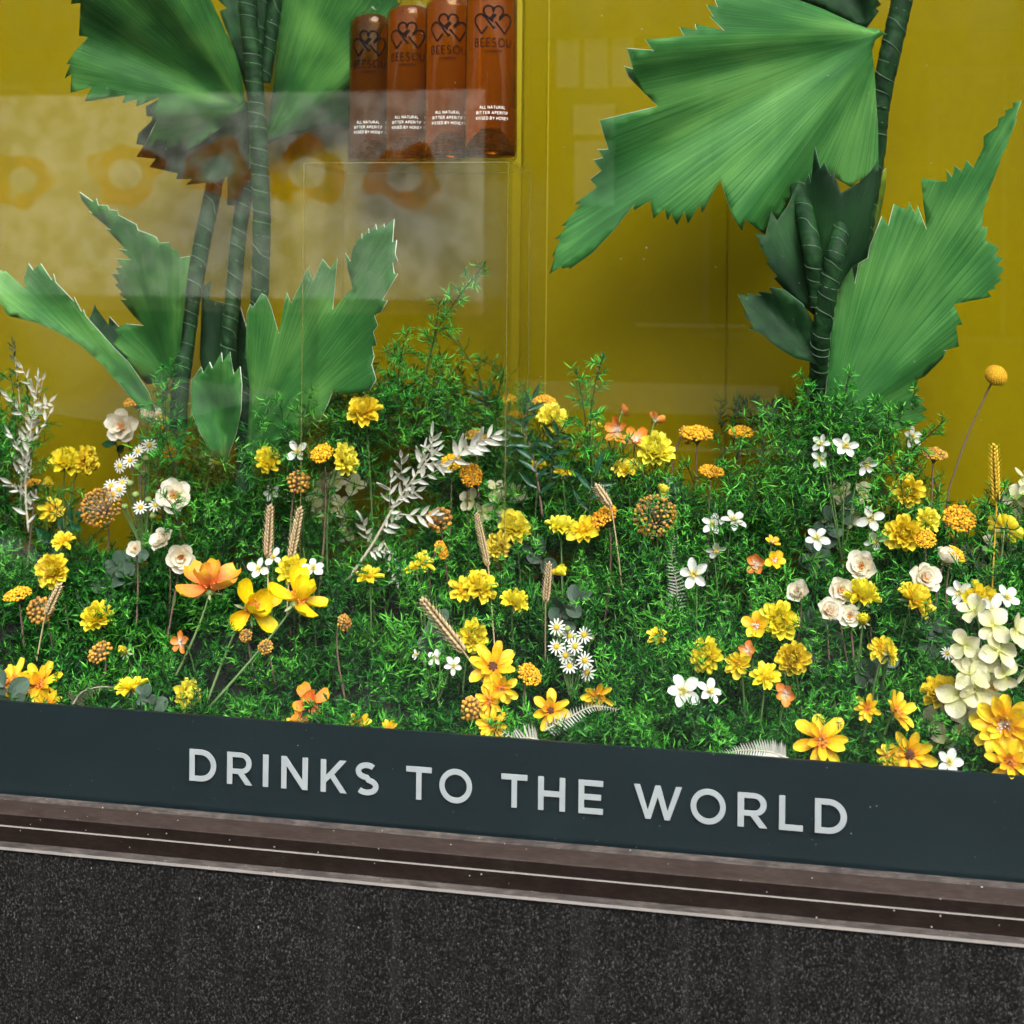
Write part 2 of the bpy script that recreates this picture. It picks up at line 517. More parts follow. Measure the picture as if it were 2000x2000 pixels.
def glyph(ch):
    """outlines of a geometric capital, cap height 1; returns (width, [closed polygons])"""
    s = .172
    def arc(cx, cy, rx, ry, a0, a1, n=18):
        return [(cx + rx * math.cos(R(a0 + (a1 - a0) * i / n)), cy + ry * math.sin(R(a0 + (a1 - a0) * i / n))) for i in range(n + 1)]
    if ch == 'I': return s, [[(0, 0), (s, 0), (s, 1), (0, 1)]]
    if ch == 'L': return .68, [[(0, 0), (.68, 0), (.68, s), (s, s), (s, 1), (0, 1)]]
    if ch == 'T': return .80, [[(.4 - s / 2, 0), (.4 + s / 2, 0), (.4 + s / 2, 1 - s), (.8, 1 - s), (.8, 1), (0, 1), (0, 1 - s), (.4 - s / 2, 1 - s)]]
    if ch == 'E': return .74, [[(0, 0), (.74, 0), (.74, s), (s, s), (s, .5 - s / 2), (.68, .5 - s / 2), (.68, .5 + s / 2), (s, .5 + s / 2), (s, 1 - s), (.74, 1 - s), (.74, 1), (0, 1)]]
    if ch == 'H': return .82, [[(0, 0), (s, 0), (s, .5 - s / 2), (.82 - s, .5 - s / 2), (.82 - s, 0), (.82, 0), (.82, 1), (.82 - s, 1), (.82 - s, .5 + s / 2), (s, .5 + s / 2), (s, 1), (0, 1)]]
    if ch == 'N': return .84, [[(0, 0), (s, 0), (s, .70), (.84 - s, 0), (.84, 0), (.84, 1), (.84 - s, 1), (.84 - s, .30), (s * .95, 1), (0, 1)]]
    if ch == 'K': return .82, [[(0, 0), (s, 0), (s, .30), (.31, .44), (.62, 0), (.83, 0), (.43, .56), (.81, 1), (.60, 1), (s, .52), (s, 1), (0, 1)]]
    if ch == 'W': return 1.46, [[(.36, 0), (.52, 0), (.73, .66), (.94, 0), (1.10, 0), (1.46, 1), (1.28, 1), (1.03, .26), (.81, 1), (.655, 1), (.43, .26), (.19, 1), (0, 1)]]
    if ch == 'O': return 1.06, [arc(.53, .5, .53, .52, 0, 360, 48)[:-1], list(reversed(arc(.53, .5, .53 - s, .52 - s, 0, 360, 48)[:-1]))]
    if ch == 'D':
        o = [(0, 0), (.36, 0)] + arc(.36, .5, .5, .5, -90, 90, 28) + [(0, 1)]
        i = [(s, s), (s, 1 - s)] + arc(.36, .5, .5 - s, .5 - s, 90, -90, 28)
        return .86, [o, i]
    if ch == 'R':
        o = [(0, 0), (s, 0), (s, .33), (.34, .33), (.58, 0), (.79, 0), (.53, .36)] + arc(.43, .665, .335, .335, -62, 90, 20) + [(0, 1)]
        i = [(s, .49), (s, .845), (.43, .845)] + arc(.43, .6675, .17, .1775, 90, -90, 16)
        return .78, [o, i]
    if ch == 'S':
        c = arc(.37, .735, .265, .185, 40, 270, 20) + arc(.37, .275, .29, .19, 90, -142, 20)[1:]
        c = [(x, y) for x, y in c]
        L_, R_ = [], []
        for i in range(len(c)):
            a, b = c[max(i - 1, 0)], c[min(i + 1, len(c) - 1)]
            dx, dy = b[0] - a[0], b[1] - a[1]
            l = math.hypot(dx, dy)
            nx, ny = -dy / l * s / 2, dx / l * s / 2
            L_.append((c[i][0] + nx, c[i][1] + ny)); R_.append((c[i][0] - nx, c[i][1] - ny))
        return .74, [L_ + list(reversed(R_))]

def poly_solid(name, polys, depth, bevel):
    """closed outlines (with holes) -> bevelled solid, by way of a filled 2D curve"""
    cu = bpy.data.curves.new(name, 'CURVE')
    cu.dimensions = '2D'; cu.fill_mode = 'BOTH'
    cu.extrude = depth / 2 - bevel; cu.bevel_depth = bevel; cu.bevel_resolution = 1; cu.offset = -bevel
    for p in polys:
        sp = cu.splines.new('POLY')
        sp.points.add(len(p) - 1)
        for q, (x, y) in zip(sp.points, p): q.co = (x, y, 0, 1)
        sp.use_cyclic_u = True
    o = bpy.data.objects.new(name, cu)
    COL.objects.link(o)
    me = bpy.data.meshes.new_from_object(o.evaluated_get(bpy.context.evaluated_depsgraph_get()))
    bpy.data.objects.remove(o); bpy.data.curves.remove(cu)
    me.name = name
    return me

SIGN = [('D', 369.5, 422), ('R', 443, 492), ('I', 513, 524), ('N', 549, 601), ('K', 626, 677), ('S', 693, 739), ('T', 793, 843), ('O', 858, 922),
        ('T', 979, 1030), ('H', 1051, 1104), ('E', 1130, 1178), ('W', 1238, 1332), ('O', 1349, 1418), ('R', 1441, 1499), ('L', 1522, 1569), ('D', 1592, 1655)]
YL = -.0006
zl0 = (P(370, 1523.6, YL).z + P(1600, 1628, YL).z) / 2
zl1 = (P(370, 1461.8, YL).z + P(1600, 1559.5, YL).z) / 2
cap = zl1 - zl0
for ch, x0, x1 in SIGN:
    w, polys = glyph(ch)
    xa, xb = P(x0, 1540, YL).x, P(x1, 1540, YL).x
    sx = (xb - xa) / w
    polys = [[(x * sx, y * cap) for x, y in p] for p in polys]
    me = poly_solid('letter', polys, .0006, .0002)
    me.materials.clear()
    me.materials.append(M['letter']); me.materials.append(M['letter_side'])
    idx = [0 if abs(p.normal.z) > .9 else 1 for p in me.polygons]
    me.polygons.foreach_set('material_index', idx)
    o = obj('letter', me, None, band, Matrix.Translation(Vector((xa, YL, zl0)) - band.location) @ Matrix.Rotation(R(90), 4, 'X'))
    o['label'] = 'pale grey capital ' + ch

# ------------------------------------------------------------------ display box: floor, dark planting bed, yellow wall with acrylic panels
YB = 0.62
o = obj('floor', box_mesh('floor', -XW, XW, .012, YB + .1, ZF - .06, ZF - .02), M['floor']); tag(o, kind='structure')
def bed_z(x, y): return ZF - .012 + .085 * max(0, (y - .06) / .5) ** 1.2 + .012 * math.sin(9 * x + 3) * math.sin(14 * y + x * 5) + .008 * math.sin(31 * x + 17 * y)
gx, gy = 120, 26
v = [(-1.6 + 3.2 * i / gx, .014 + (YB - .02) * j / gy, bed_z(-1.6 + 3.2 * i / gx, .014 + (YB - .02) * j / gy)) for j in range(gy + 1) for i in range(gx + 1)]
f = [(j * (gx + 1) + i, j * (gx + 1) + i + 1, (j + 1) * (gx + 1) + i + 1, (j + 1) * (gx + 1) + i) for j in range(gy) for i in range(gx)]
o = obj('planting_bed', mesh('planting_bed', v, f), M['bed_shade']); tag(o, kind='structure')

wallb = empty('display_wall', (0, YB, ZF))
tag(wallb, 'mustard yellow backdrop wall of glossy panels behind the plants', 'wall')
def wpart(name, x0, x1, y0, y1, z0, z1, mat, bevel=0):
    return obj(name, box_mesh(name, x0, x1, y0 - YB, y1 - YB, z0 - ZF, z1 - ZF, bevel=bevel), mat, wallb)
wpart('wall_board', -1.7, 1.7, YB + .012, YB + .06, ZF - .05, 2.75, M['wall_y'])
x_a, x_b, x_c = P(1003, 500, YB - .02).x, P(1069, 500, YB).x, P(1419, 600, YB).x
wpart('panel', -1.69, x_a - .002, YB - .024, YB - .010, ZF - .05, 2.7, M['panel'])
wpart('panel_edge', x_a - .002, P(1016, 500, YB - .02).x, YB - .0245, YB - .010, ZF - .05, 2.7, M['panel_edge'])
wpart('panel', P(1016, 500, YB - .02).x + .0005, x_c - .0005, YB - .006, YB + .008, ZF - .05, 2.7, M['panel'])
wpart('panel', x_c + .0005, 1.69, YB - .002, YB + .011, ZF - .05, 2.7, M['panel'])
wpart('seam_strip', x_b - .0013, x_b + .0013, YB - .0082, YB - .0062, ZF - .05, 2.7, M['panel_edge'])
for sx in (-1, 1):
    o = obj('side_wall', box_mesh('side_wall', min(sx * 1.7, sx * 1.74), max(sx * 1.7, sx * 1.74), .01, YB + .06, ZF - .05, 2.75), M['wall_y'])
    tag(o, ('left' if sx < 0 else 'right') + ' yellow side wall of the window display', 'wall')

# ------------------------------------------------------------------ clear acrylic plinth for the bottles
YP0 = .30
ctop = P(993, 308.5, YP0)
cl = P(594, 306, YP0)
pw = ctop.x - cl.x
# depth of the box from the drawn-in size of its rear edges
YP1 = YP0 + .195
ZS = ctop.z
pl = empty('acrylic_plinth', (cl.x, YP0, ZF))
tag(pl, 'clear acrylic plinth box carrying the four amber bottles', 'plinth')
T = .006
def ppart(name, x0, x1, y0, y1, z0, z1, mat=None):
    return obj(name, box_mesh(name, x0, x1, y0, y1, z0, z1, bevel=.0005), mat or M['clear'], pl)
H = ZS - ZF
dpt = YP1 - YP0
ppart('top_sheet', 0, pw, 0, dpt, H - T, H)
ppart('front_sheet', 0, pw, 0, T, 0, H - T - .0004)
ppart('back_sheet', 0, pw, dpt - T, dpt, 0, H - T - .0004)
ppart('side_sheet', 0, T, T + .0004, dpt - T - .0004, 0, H - T - .0004)
ppart('side_sheet', pw - T, pw, T + .0004, dpt - T - .0004, 0, H - T - .0004)
e = .0007
for (xx, yy) in ((0, 0), (pw, 0), (0, dpt), (pw, dpt)):
    ppart('corner_edge', xx - e, xx + e, yy - e, yy + e, 0, H - T, M['acr_edge'])
for yy in (0, dpt):
    ppart('rim_edge', 0, pw, yy - e, yy + e, H - T - e, H - T + e, M['acr_edge'])
for xx in (0, pw):
    ppart('rim_edge', xx - e, xx + e, e, dpt - e, H - T - e, H - T + e, M['acr_edge'])

# ------------------------------------------------------------------ bottles
DB4 = (P(955, 300, YP0 + .045) - CAM).dot(AX_F)
bxs = [(955, 1.0, 4), (875, .967, -5), (798, .935, -9), (724, .902, -11)]
def px_at(d): return d / FPX
U = DB4 / FPX                                   # metres per pixel at the nearest bottle
RB = 52 * U
HB = 333 * U
def stroke(path, w):
    """ribbon polygon strip along a polyline with mitred joints"""
    n = len(path)
    v = []
    for i in range(n):
        p = Vector(path[i]).to_2d() if len(path[i]) > 2 else Vector(path[i])
        d0 = (p - Vector(path[i - 1])).normalized() if i > 0 else None
        d1 = (Vector(path[i + 1]) - p).normalized() if i < n - 1 else None
        if d0 is None: d0 = d1
        if d1 is None: d1 = d0
        t = (d0 + d1)
        t = t.normalized() if t.length > 1e-5 else d0
        nrm = Vector((-t.y, t.x))
        k = 1 / max(.35, nrm.dot(Vector((-d0.y, d0.x))))
        v += [p + nrm * w / 2 * k, p - nrm * w / 2 * k]
    f = [(2 * i, 2 * i + 1, 2 * i + 3, 2 * i + 2) for i in range(n - 1)]
    return v, f
def arcp(cx, cy, r, a0, a1, n=10, ry=None):
    return [(cx + r * math.cos(R(a0 + (a1 - a0) * i / n)), cy + (ry or r) * math.sin(R(a0 + (a1 - a0) * i / n))) for i in range(n + 1)]
STROKES = {   # thin geometric capitals, cap height 1
    'B': (.62, [[(0, 0), (0, 1)], [(0, 1), (.3, 1)] + arcp(.3, .76, .24, 90, -90) + [(0, .52)], [(0, .52), (.34, .52)] + arcp(.34, .26, .26, 90, -90) + [(0, 0)]]),
    'E': (.52, [[(.52, 0), (0, 0), (0, 1), (.52, 1)], [(0, .5), (.46, .5)]]),
    'S': (.60, [arcp(.3, .745, .25, 35, 270, 14) + arcp(.3, .25, .26, 90, -145, 14)[1:]]),
    'O': (.98, [arcp(.49, .5, .49, 0, 360, 28)]),
    'U': (.72, [[(0, 1), (0, .36)] + arcp(.36, .36, .36, 180, 360, 14) + [(.72, 1)]]),
    'L': (.5, [[(0, 1), (0, 0), (.5, 0)]]), 'N': (.7, [[(0, 0), (0, 1), (.7, 0), (.7, 1)]]),
    'D': (.75, [[(0, 0), (0, 1), (.25, 1)] + arcp(.25, .5, .5, 90, -90, 16) + [(0, 0)]]),
    'A': (.8, [[(0, 0), (.4, 1), (.8, 0)], [(.14, .33), (.66, .33)]]),
    'T': (.7, [[(0, 1), (.7, 1)], [(.35, 1), (.35, 0)]]), 'R': (.62, [[(0, 0), (0, 1), (.32, 1)] + arcp(.32, .74, .26, 90, -90) + [(0, .48)], [(.3, .48), (.62, 0)]]),
    'I': (.0, [[(0, 0), (0, 1)]]), 'P': (.6, [[(0, 0), (0, 1), (.3, 1)] + arcp(.3, .74, .26, 90, -90) + [(0, .48)]]),
    'F': (.52, [[(0, 0), (0, 1), (.52, 1)], [(0, .5), (.46, .5)]]), 'K': (.65, [[(0, 0), (0, 1)], [(.62, 1), (.02, .45)], [(.2, .6), (.65, 0)]]),
    'Y': (.76, [[(0, 1), (.38, .48), (.76, 1)], [(.38, .48), (.38, 0)]]), 'H': (.7, [[(0, 0), (0, 1)], [(.7, 0), (.7, 1)], [(0, .5), (.7, .5)]]),
}
def print_mesh(name, items, r):
    """flat print wrapped round the bottle; items: (paths, stroke width) in metres, x along the arc, 0 = front"""
    mb = MB()
    k = 0
    for paths, w in items:
        for p in paths:
            q = [p[0]]
            for a, b in zip(p[:-1], p[1:]):
                nn = max(1, int(math.hypot(b[0] - a[0], b[1] - a[1]) / .004))
                q += [(a[0] + (b[0] - a[0]) * i / nn, a[1] + (b[1] - a[1]) * i / nn) for i in range(1, nn + 1)]
            v2, f2 = stroke(q, w)
            rr = r + .00025 + .00002 * (k % 5)
            k += 1
            mb.add([(rr * math.sin(x.x / r), -rr * math.cos(x.x / r), x.y) for x in v2], f2)
    return mb.mesh(name)
def text_paths(s, cap, width, z, w):
    adv = .4
    tot = 0
    for c in s: tot += (.42 if c == ' ' else STROKES[c][0] + adv)
    tot -= adv
    k = width / tot
    kx, ky = k, cap
    x = -width / 2
    out = []
    for c in s:
        if c == ' ': x += .42 * kx; continue
        for p in STROKES[c][1]: out.append([(x + a * kx, z + b * ky) for a, b in p])
        x += (STROKES[c][0] + adv) * kx
    return (out, w)
def heart_logo(cx, cz, s, w):
    """three linked hearts in outline"""
    def T_(p): return [(cx + x * s, cz + y * s) for x, y in p]
    left = [(-.62, -.62)] + [(-.95, -.12)] + arcp(-.70, .08, .31, 205, 75, 10) + [(-.42, .22), (-.1, -.2), (.02, -.34), (.1, -.26)]
    right = [(.62, -.62)] + [(.95, -.12)] + arcp(.70, .08, .31, -25, 105, 10) + [(.30, .08)]
    mid = [(-.02, -.02)] + [(-.45, .35)] + arcp(-.26, .55, .26, 215, 35, 12) + [(-.02, .48)]
    mid2 = [(-.12, .06), (.12, .32), (.02, .36), (-.22, .12)]
    mid3 = [(-.02, .48), (.0, .52)] + arcp(.26, .53, .27, 150, -42, 12) + [(.30, .18)]
    low = [(.62, -.62), (.08, .0)]
    low2 = [(-.62, -.62), (-.30, -.24)]
    return ([T_(p) for p in (left, right, mid, mid2, mid3, low, low2)], w)

prof_out = [(.0, .004), (RB * .55, .002), (RB * .93, .0), (RB * 1.0, .004), (RB * 1.01, .012), (RB * .985, HB * .5), (RB * .965, HB * .93), (RB * .93, HB * .965), (RB * .82, HB * .99), (RB * .58, HB * 1.01), (RB * .44, HB * 1.03), (RB * .42, HB * 1.10), (RB * .42, HB * 1.32), (RB * .48, HB * 1.325), (RB * .48, HB * 1.36), (RB * .40, HB * 1.36)]
prof_liq = [(0, .007), (RB * .5, .006), (RB * .93, .006), (RB * .985, .014), (RB * .96, HB * .5), (RB * .94, HB * .925), (RB * .90, HB * .955), (RB * .79, HB * .98), (RB * .52, HB * .999), (0, HB * .9995)]
prof_punt = []
for i in range(8):
    a = i / 7
    rr = RB * (.80 - .50 * a ** 1.5)
    zz = .008 + 46 * U * a
    prof_punt += [(rr, zz), (rr, zz + 46 * U / 11), (rr * .9, zz + 46 * U / 9)]
prof_punt.append((0, prof_punt[-1][1] + .0005))
v, f = lathe(prof_out, 48); me_out = mesh('glass_body', v, f)
v, f = lathe(prof_liq, 48); me_liq = mesh('liquid', v, f)
v, f = lathe(prof_punt, 40); me_punt = mesh('punt', v, f, smooth=False)
v, f = lathe([(RB * .40, HB * 1.2), (RB * .40, HB * 1.36), (RB * .52, HB * 1.362), (RB * .52, HB * 1.44), (0, HB * 1.44)], 32); me_stop = mesh('stopper', v, f)
def zpx(p): return p * U
r_ = RB * .985
black = print_mesh('black_print', [heart_logo(0, zpx(262), 37 * U, 3.4 * U), text_paths('BEESOU', 15.5 * U, 73 * U, zpx(214), 1.9 * U), text_paths('LONDON', 3.8 * U, 34 * U, zpx(203), 1.0 * U)], r_ * 1.0)
white = print_mesh('white_print', [text_paths('ALL NATURAL', 5.2 * U, 50 * U, zpx(95), .85 * U), text_paths('BITTER APERITIF', 5.2 * U, 63 * U, zpx(84.5), .85 * U), text_paths('KISSED BY HONEY', 5.2 * U, 65 * U, zpx(74), .85 * U)], r_ * 1.022)
M['stopper'] = plain('dark_stopper', (.02, .015, .01), .5)
names = ['rightmost and nearest amber bottle on the clear plinth, black hearts logo', 'second amber bottle from the right on the clear plinth',
         'third amber bottle from the right, its neck clear glass', 'leftmost amber bottle on the plinth, dark leaf behind it']
for (px, s, rot), nm in zip(bxs, names):
    d = DB4 / s
    ray = AX_F + AX_R * ((px - CXP) / FPX)
    p = CAM + ray * d
    b = empty('bottle', (p.x, p.y, ZS + .0005))
    b.rotation_euler.z = math.atan2(p.x, p.y - CAM.y) * -1 + R(rot)
    tag(b, nm, 'bottle', 'amber aperitif bottles on the plinth')
    obj('glass_body', me_out, M['bottle_glass'], b)
    obj('liquid', me_liq, M['liquid'], b)
    obj('punt', me_punt, M['punt'], b)
    obj('stopper', me_stop, M['stopper'], b)
    obj('printed_logo', black, M['print_black'], b, kind='stuff')
    obj('printed_lines', white, M['print_white'], b, kind='stuff')
# ------------------------------------------------------------------ the street behind the viewer (it lights the window and is mirrored in it)
M['slab'] = plain('paving_slab', (.042, .044, .045), .8, noise=(7, .75, 1.15))
M['asphalt'] = plain('asphalt', (.04, .04, .041), .85, noise=(40, .7, 1.3))
M['kerb'] = plain('kerb_stone', (.03, .03, .03), .8, noise=(12, .8, 1.1))
M['brick_far'] = plain('dark_facade', (.070, .052, .044), .8, noise=(5, .7, 1.3))
M['stone_far'] = plain('brown_stone', (.07, .062, .055), .8, noise=(3, .85, 1.1))
M['winglass'] = plain('far_window_glass', (.015, .018, .02), .05)
M['joinery'] = plain('grey_joinery', (.12, .115, .11), .5)
o = obj('road', box_mesh('road', -40, 40, -6.6, -2.6, -.16, -.11), M['asphalt']); tag(o, kind='structure')
o = obj('ground', box_mesh('ground', -120, 120, -120, 120, -.30, -.20), M['asphalt']); tag(o, kind='structure')
pav = obj('pavement', box_mesh('pavement', -40, 40, -2.6, .4, -.15, -.006), M['kerb']); tag(pav, kind='structure')
sl = box_mesh('paving_slab', -.298, .298, -.448, .448, -.004, .0, bevel=.0)
for i in range(-6, 7):
    for j in range(2):
        y = -.56 - j * .90
        o = obj('paving_slab', sl, M['slab'], pav, Matrix.Translation((i * .604 + (j % 2) * .3, y, 0)))
far = obj('far_pavement', box_mesh('far_pavement', -40, 40, -9.5, -6.6, -.15, 0), M['slab']); tag(far, kind='structure')

fac = empty('opposite_shop', (0, -8.2, 0))
tag(fac, 'dark shop building across the street, seen only mirrored in the glass', 'building')
def fpart(name, x0, x1, y0, y1, z0, z1, mat): return obj(name, box_mesh(name, x0, x1, y0 + 8.2, y1 + 8.2, z0, z1), mat, fac)
fpart('facade', -14, 14, -9.2, -8.2, 0, 4.2, M['brick_far'])
fpart('cornice', -14.1, 14.1, -8.2, -7.95, 4.0, 4.3, M['stone_far'])
fpart('fascia', -14.05, 14.05, -8.2, -8.08, 3.25, 3.75, M['stone_far'])
for i in range(-8, 9):
    cx = i * 1.62 + 1.9
    if -5.2 < cx < -.4: continue
    w = fpart('window', cx - .52, cx + .52, -8.2, -8.15, 1.0, 3.0, M['joinery'])
    for k in (-1, 1):
        g = obj('pane', box_mesh('pane', cx + (k - 1) * .24 + .02, cx + (k - 1) * .24 + .46, .05, .055, 1.06, 2.94), M['winglass'], w)

def blind(px0, px1, py0, py1, mat):
    a_, b_ = mir(px0, py0, 8.13), mir(px1, py1, 8.13)
    return obj('blind', box_mesh('blind', a_.x, b_.x, .055, .07, b_.z, a_.z), mat, fac)
def mir(px, py, Y):
    p = P(px, py, Y); return Vector((p.x, -p.y, p.z))
M['blind'] = plain('pale_blind', (.85, .82, .74), .7)
for q in ((1088, 1130, 45, 170), (1142, 1186, 40, 172), (1196, 1236, 46, 168), (1120, 1200, 205, 262), (1122, 1198, 275, 400)): blind(*q, M['blind'])
M['pale_riser'] = plain('pale_stall_riser', (.80, .74, .62), .7)
for (x0, x1, y0, y1) in ((1010, 1520, 742, 815), (960, 1640, 868, 884), (1240, 1460, 632, 640)):
    a_, b_ = mir(x0, y0, 8.12), mir(x1, y1, 8.12)
    obj('pale_band', box_mesh('pale_band', a_.x, b_.x, .06, .08, b_.z, a_.z), M['pale_riser'], fac)

def poster_mat():
    m, nt, out = mat_new('painted_hoarding')
    n = N(nt)
    tx = n('TexCoord')
    nz = n('TexNoise', Vector=tx.outputs['Object'], Scale=5.0, Detail=6.0)
    c = n.mix(n.ramp(nz.outputs[0], (.42, (0, 0, 0)), (.60, (1, 1, 1))), (.34, .35, .27), (.74, .72, .60))
    b = n('BsdfPrincipled', Base__Color=c, Roughness=.6)
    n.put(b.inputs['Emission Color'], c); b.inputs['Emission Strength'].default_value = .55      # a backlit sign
    n.put(out.inputs[0], b.outputs[0])
    return m
M['poster'] = poster_mat()
def orange_sign():
    m, nt, out = mat_new('orange_sign_paint')
    n = N(nt)
    nz = n('TexNoise', Vector=n.pos(), Scale=6.0, Detail=3.0)
    c = n.ramp(nz.outputs[0], (.34, (.20, .07, .02)), (.52, (.62, .19, .015)), (.68, (.62, .48, .30)))
    b = n('BsdfPrincipled', Base__Color=c, Roughness=.6)
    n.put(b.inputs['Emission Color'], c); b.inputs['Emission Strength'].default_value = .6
    n.put(out.inputs[0], b.outputs[0])
    return m
M['orange_sign'] = orange_sign()
def mir(px, py, Y):
    p = P(px, py, Y); return Vector((p.x, -p.y, p.z))
a, b = mir(-160, 190, 7.6), mir(940, 612, 7.6)
ps = empty('street_poster', (a.x, -7.6, b.z))
tag(ps, 'large pale backlit sign with orange flower rings across the street', 'poster')
obj('board', box_mesh('board', 0, b.x - a.x, -.05, 0, 0, a.z - b.z), M['poster'], ps)
obj('lower_strip', box_mesh('lower_strip', .3, b.x - a.x, -.005, .012, -.02, .09), plain('pink_strip', (.62, .30, .22), .6), ps)
for (qx, qy, rr) in ((245, 340, 64), (425, 330, 58), (600, 338, 66), (790, 345, 62), (45, 352, 56)):
    q = mir(qx, qy, 7.6)
    rad_ = rr / FPX * 9.1
    v, f = [], []
    for i in range(37):
        a_ = R(10 * i); wv = 1.0 + .13 * math.sin(3 * a_ + qx) + .09 * math.sin(5 * a_ + qx * 2) + .05 * math.sin(8 * a_ + qx)
        for rr2, yy in ((1.0 * wv, 0), (.5, 0), (.5, .012), (1.0 * wv, .012)):
            v.append((rad_ * rr2 * math.cos(a_) * 1.22, yy, rad_ * rr2 * math.sin(a_)))
    f = [(4 * i + j, 4 * i + (j + 1) % 4, 4 * i + 4 + (j + 1) % 4, 4 * i + 4 + j) for i in range(36) for j in range(4)]
    obj('orange_blossom', mesh('orange_blossom', v, f, smooth=False), M['orange_sign'], ps, Matrix.Translation((q.x - ps.location.x, .003, q.z - ps.location.z)))
for k in (.2, .5, .8):
    obj('post', box_mesh('post', (b.x - a.x) * k - .04, (b.x - a.x) * k + .04, -.13, -.051, -b.z, a.z - b.z), M['joinery'], ps)

# a parked car at the kerb
M['car_paint'] = plain('dark_car_paint', (.02, .022, .026), .12, spec=.8)
M['tyre'] = plain('tyre_rubber', (.012, .012, .012), .85)
M['chrome'] = plain('bright_trim', (.7, .7, .7), .15, metal=1.0)
M['lamp'] = plain('tail_lamp', (.45, .05, .02), .2)
car = empty('parked_car', (mir(60, 760, 4.2).x - .9, -4.2, -.11))
tag(car, 'dark saloon car parked in the street, mirrored faintly in the glass', 'car')
prof = [(-2.1, .32), (-2.15, .62), (-2.05, .86), (-1.35, .95), (-.75, 1.36), (.45, 1.42), (1.2, 1.02), (1.95, .95), (2.12, .72), (2.1, .32)]
def car_solid(name, prof, w, mat, taper=0.0, zmid=.95):
    k = len(prof)
    v = []
    for s in (-1, 1):
        for x, z in prof:
            ww = w - (taper * max(0, z - zmid))
            v.append((x, s * ww, z))
    f = [(i, (i + 1) % k, k + (i + 1) % k, k + i) for i in range(k)] + [tuple(range(k)), tuple(reversed(range(k, 2 * k)))]
    me = mesh(name, v, f, smooth=False)
    bm = bmesh.new(); bm.from_mesh(me); bmesh.ops.recalc_face_normals(bm, faces=bm.faces[:])
    bmesh.ops.bevel(bm, geom=bm.edges[:], offset=.04, segments=2, affect='EDGES')
    bm.to_mesh(me); bm.free()
    return obj(name, me, mat, car)
car_solid('body', prof, .86, M['car_paint'], .45)
car_solid('side_glass', [(-1.18, .98), (-.70, 1.31), (.42, 1.36), (1.02, 1.02)], .868, M['winglass'], .45)
for x in (-1.3, 1.32):
    for s in (-1, 1):
        v, f = lathe([(.0, -.1), (.2, -.1), (.31, -.08), (.325, 0), (.31, .08), (.2, .1), (0, .1)], 24)
        w = obj('wheel', mesh('wheel', v, f), M['tyre'], car, Matrix.Translation((x, s * .80, .325)) @ Matrix.Rotation(R(90), 4, 'X'))
        v, f = lathe([(0, -.112), (.16, -.112), (.19, -.10), (.19, .10), (.16, .112), (0, .112)], 20)
        obj('rim', mesh('rim', v, f), M['chrome'], w)
for s in (-1, 1):
    obj('tail_lamp', box_mesh('tail_lamp', 2.07, 2.14, min(s * .45, s * .8), max(s * .45, s * .8), .70, .84, bevel=.01), M['lamp'], car)
    obj('headlight', box_mesh('headlight', -2.17, -2.08, min(s * .45, s * .8), max(s * .45, s * .8), .62, .76, bevel=.01), M['chrome'], car)
    obj('side_trim', box_mesh('side_trim', -1.9, 1.95, min(s * .862, s * .874), max(s * .862, s * .874), .60, .635, bevel=.002), M['chrome'], car)
# ------------------------------------------------------------------ the two giant paper plants
def paper_mat(name, dark, mid, light, seed):
    """brush-painted card: streaks run out from the leaf's foot"""
    m, nt, out = mat_new(name)
    n = N(nt)
    an, ra = n.attr('ang'), n.attr('rad')
    def vec(ka, kr):
        c = n('CombineXYZ', X=n.math('MULTIPLY', an, ka), Y=n.math('MULTIPLY', ra, kr), Z=n.math('MULTIPLY', n.orand(), 37.0))
        return c.outputs[0]
    fine = n('TexNoise', Vector=vec(115, 1.0), Scale=1.0, Detail=6.0, Roughness=.75)
    wide = n('TexNoise', Vector=vec(2.6, .9), Scale=1.0, Detail=2.0)
    f = n.math('ADD', n.math('MULTIPLY', fine.outputs[0], .50), n.math('MULTIPLY', wide.outputs[0], .70))
    col = n.ramp(f, (.37, dark), (.58, mid), (.80, light))
    b = n('BsdfPrincipled', Base__Color=col, Roughness=.6)
    b.inputs['Specular IOR Level'].default_value = .2
    bp = n('Bump', Strength=.35, Distance=.0012, Height=fine.outputs[0])
    n.put(b.inputs['Normal'], bp)
    t = n('BsdfTranslucent', Color=col)
    n.put(out.inputs[0], n('MixShader', i0=.10, i1=b, i2=t).outputs[0])
    return m
M['paper'] = paper_mat('painted_green_card', (.007, .048, .011), (.027, .135, .026), (.13, .33, .075), 1)
M['paper_mid'] = paper_mat('painted_mid_green_card', (.006, .040, .009), (.022, .110, .020), (.10, .27, .052), 4)
M['paper_dark'] = paper_mat('dark_or_shaded_green_card', (.0025, .014, .005), (.006, .032, .009), (.017, .075, .017), 2)  # dark green card; also puts shade into the rear left leaf
M['paper_olive'] = paper_mat('painted_olive_card', (.05, .09, .008), (.10, .16, .012), (.18, .24, .02), 3)
M['card_edge'] = plain('white_card_edge', (.74, .78, .70), .6)
M['card_edge_dark'] = plain('green_card_edge', (.06, .17, .09), .6)

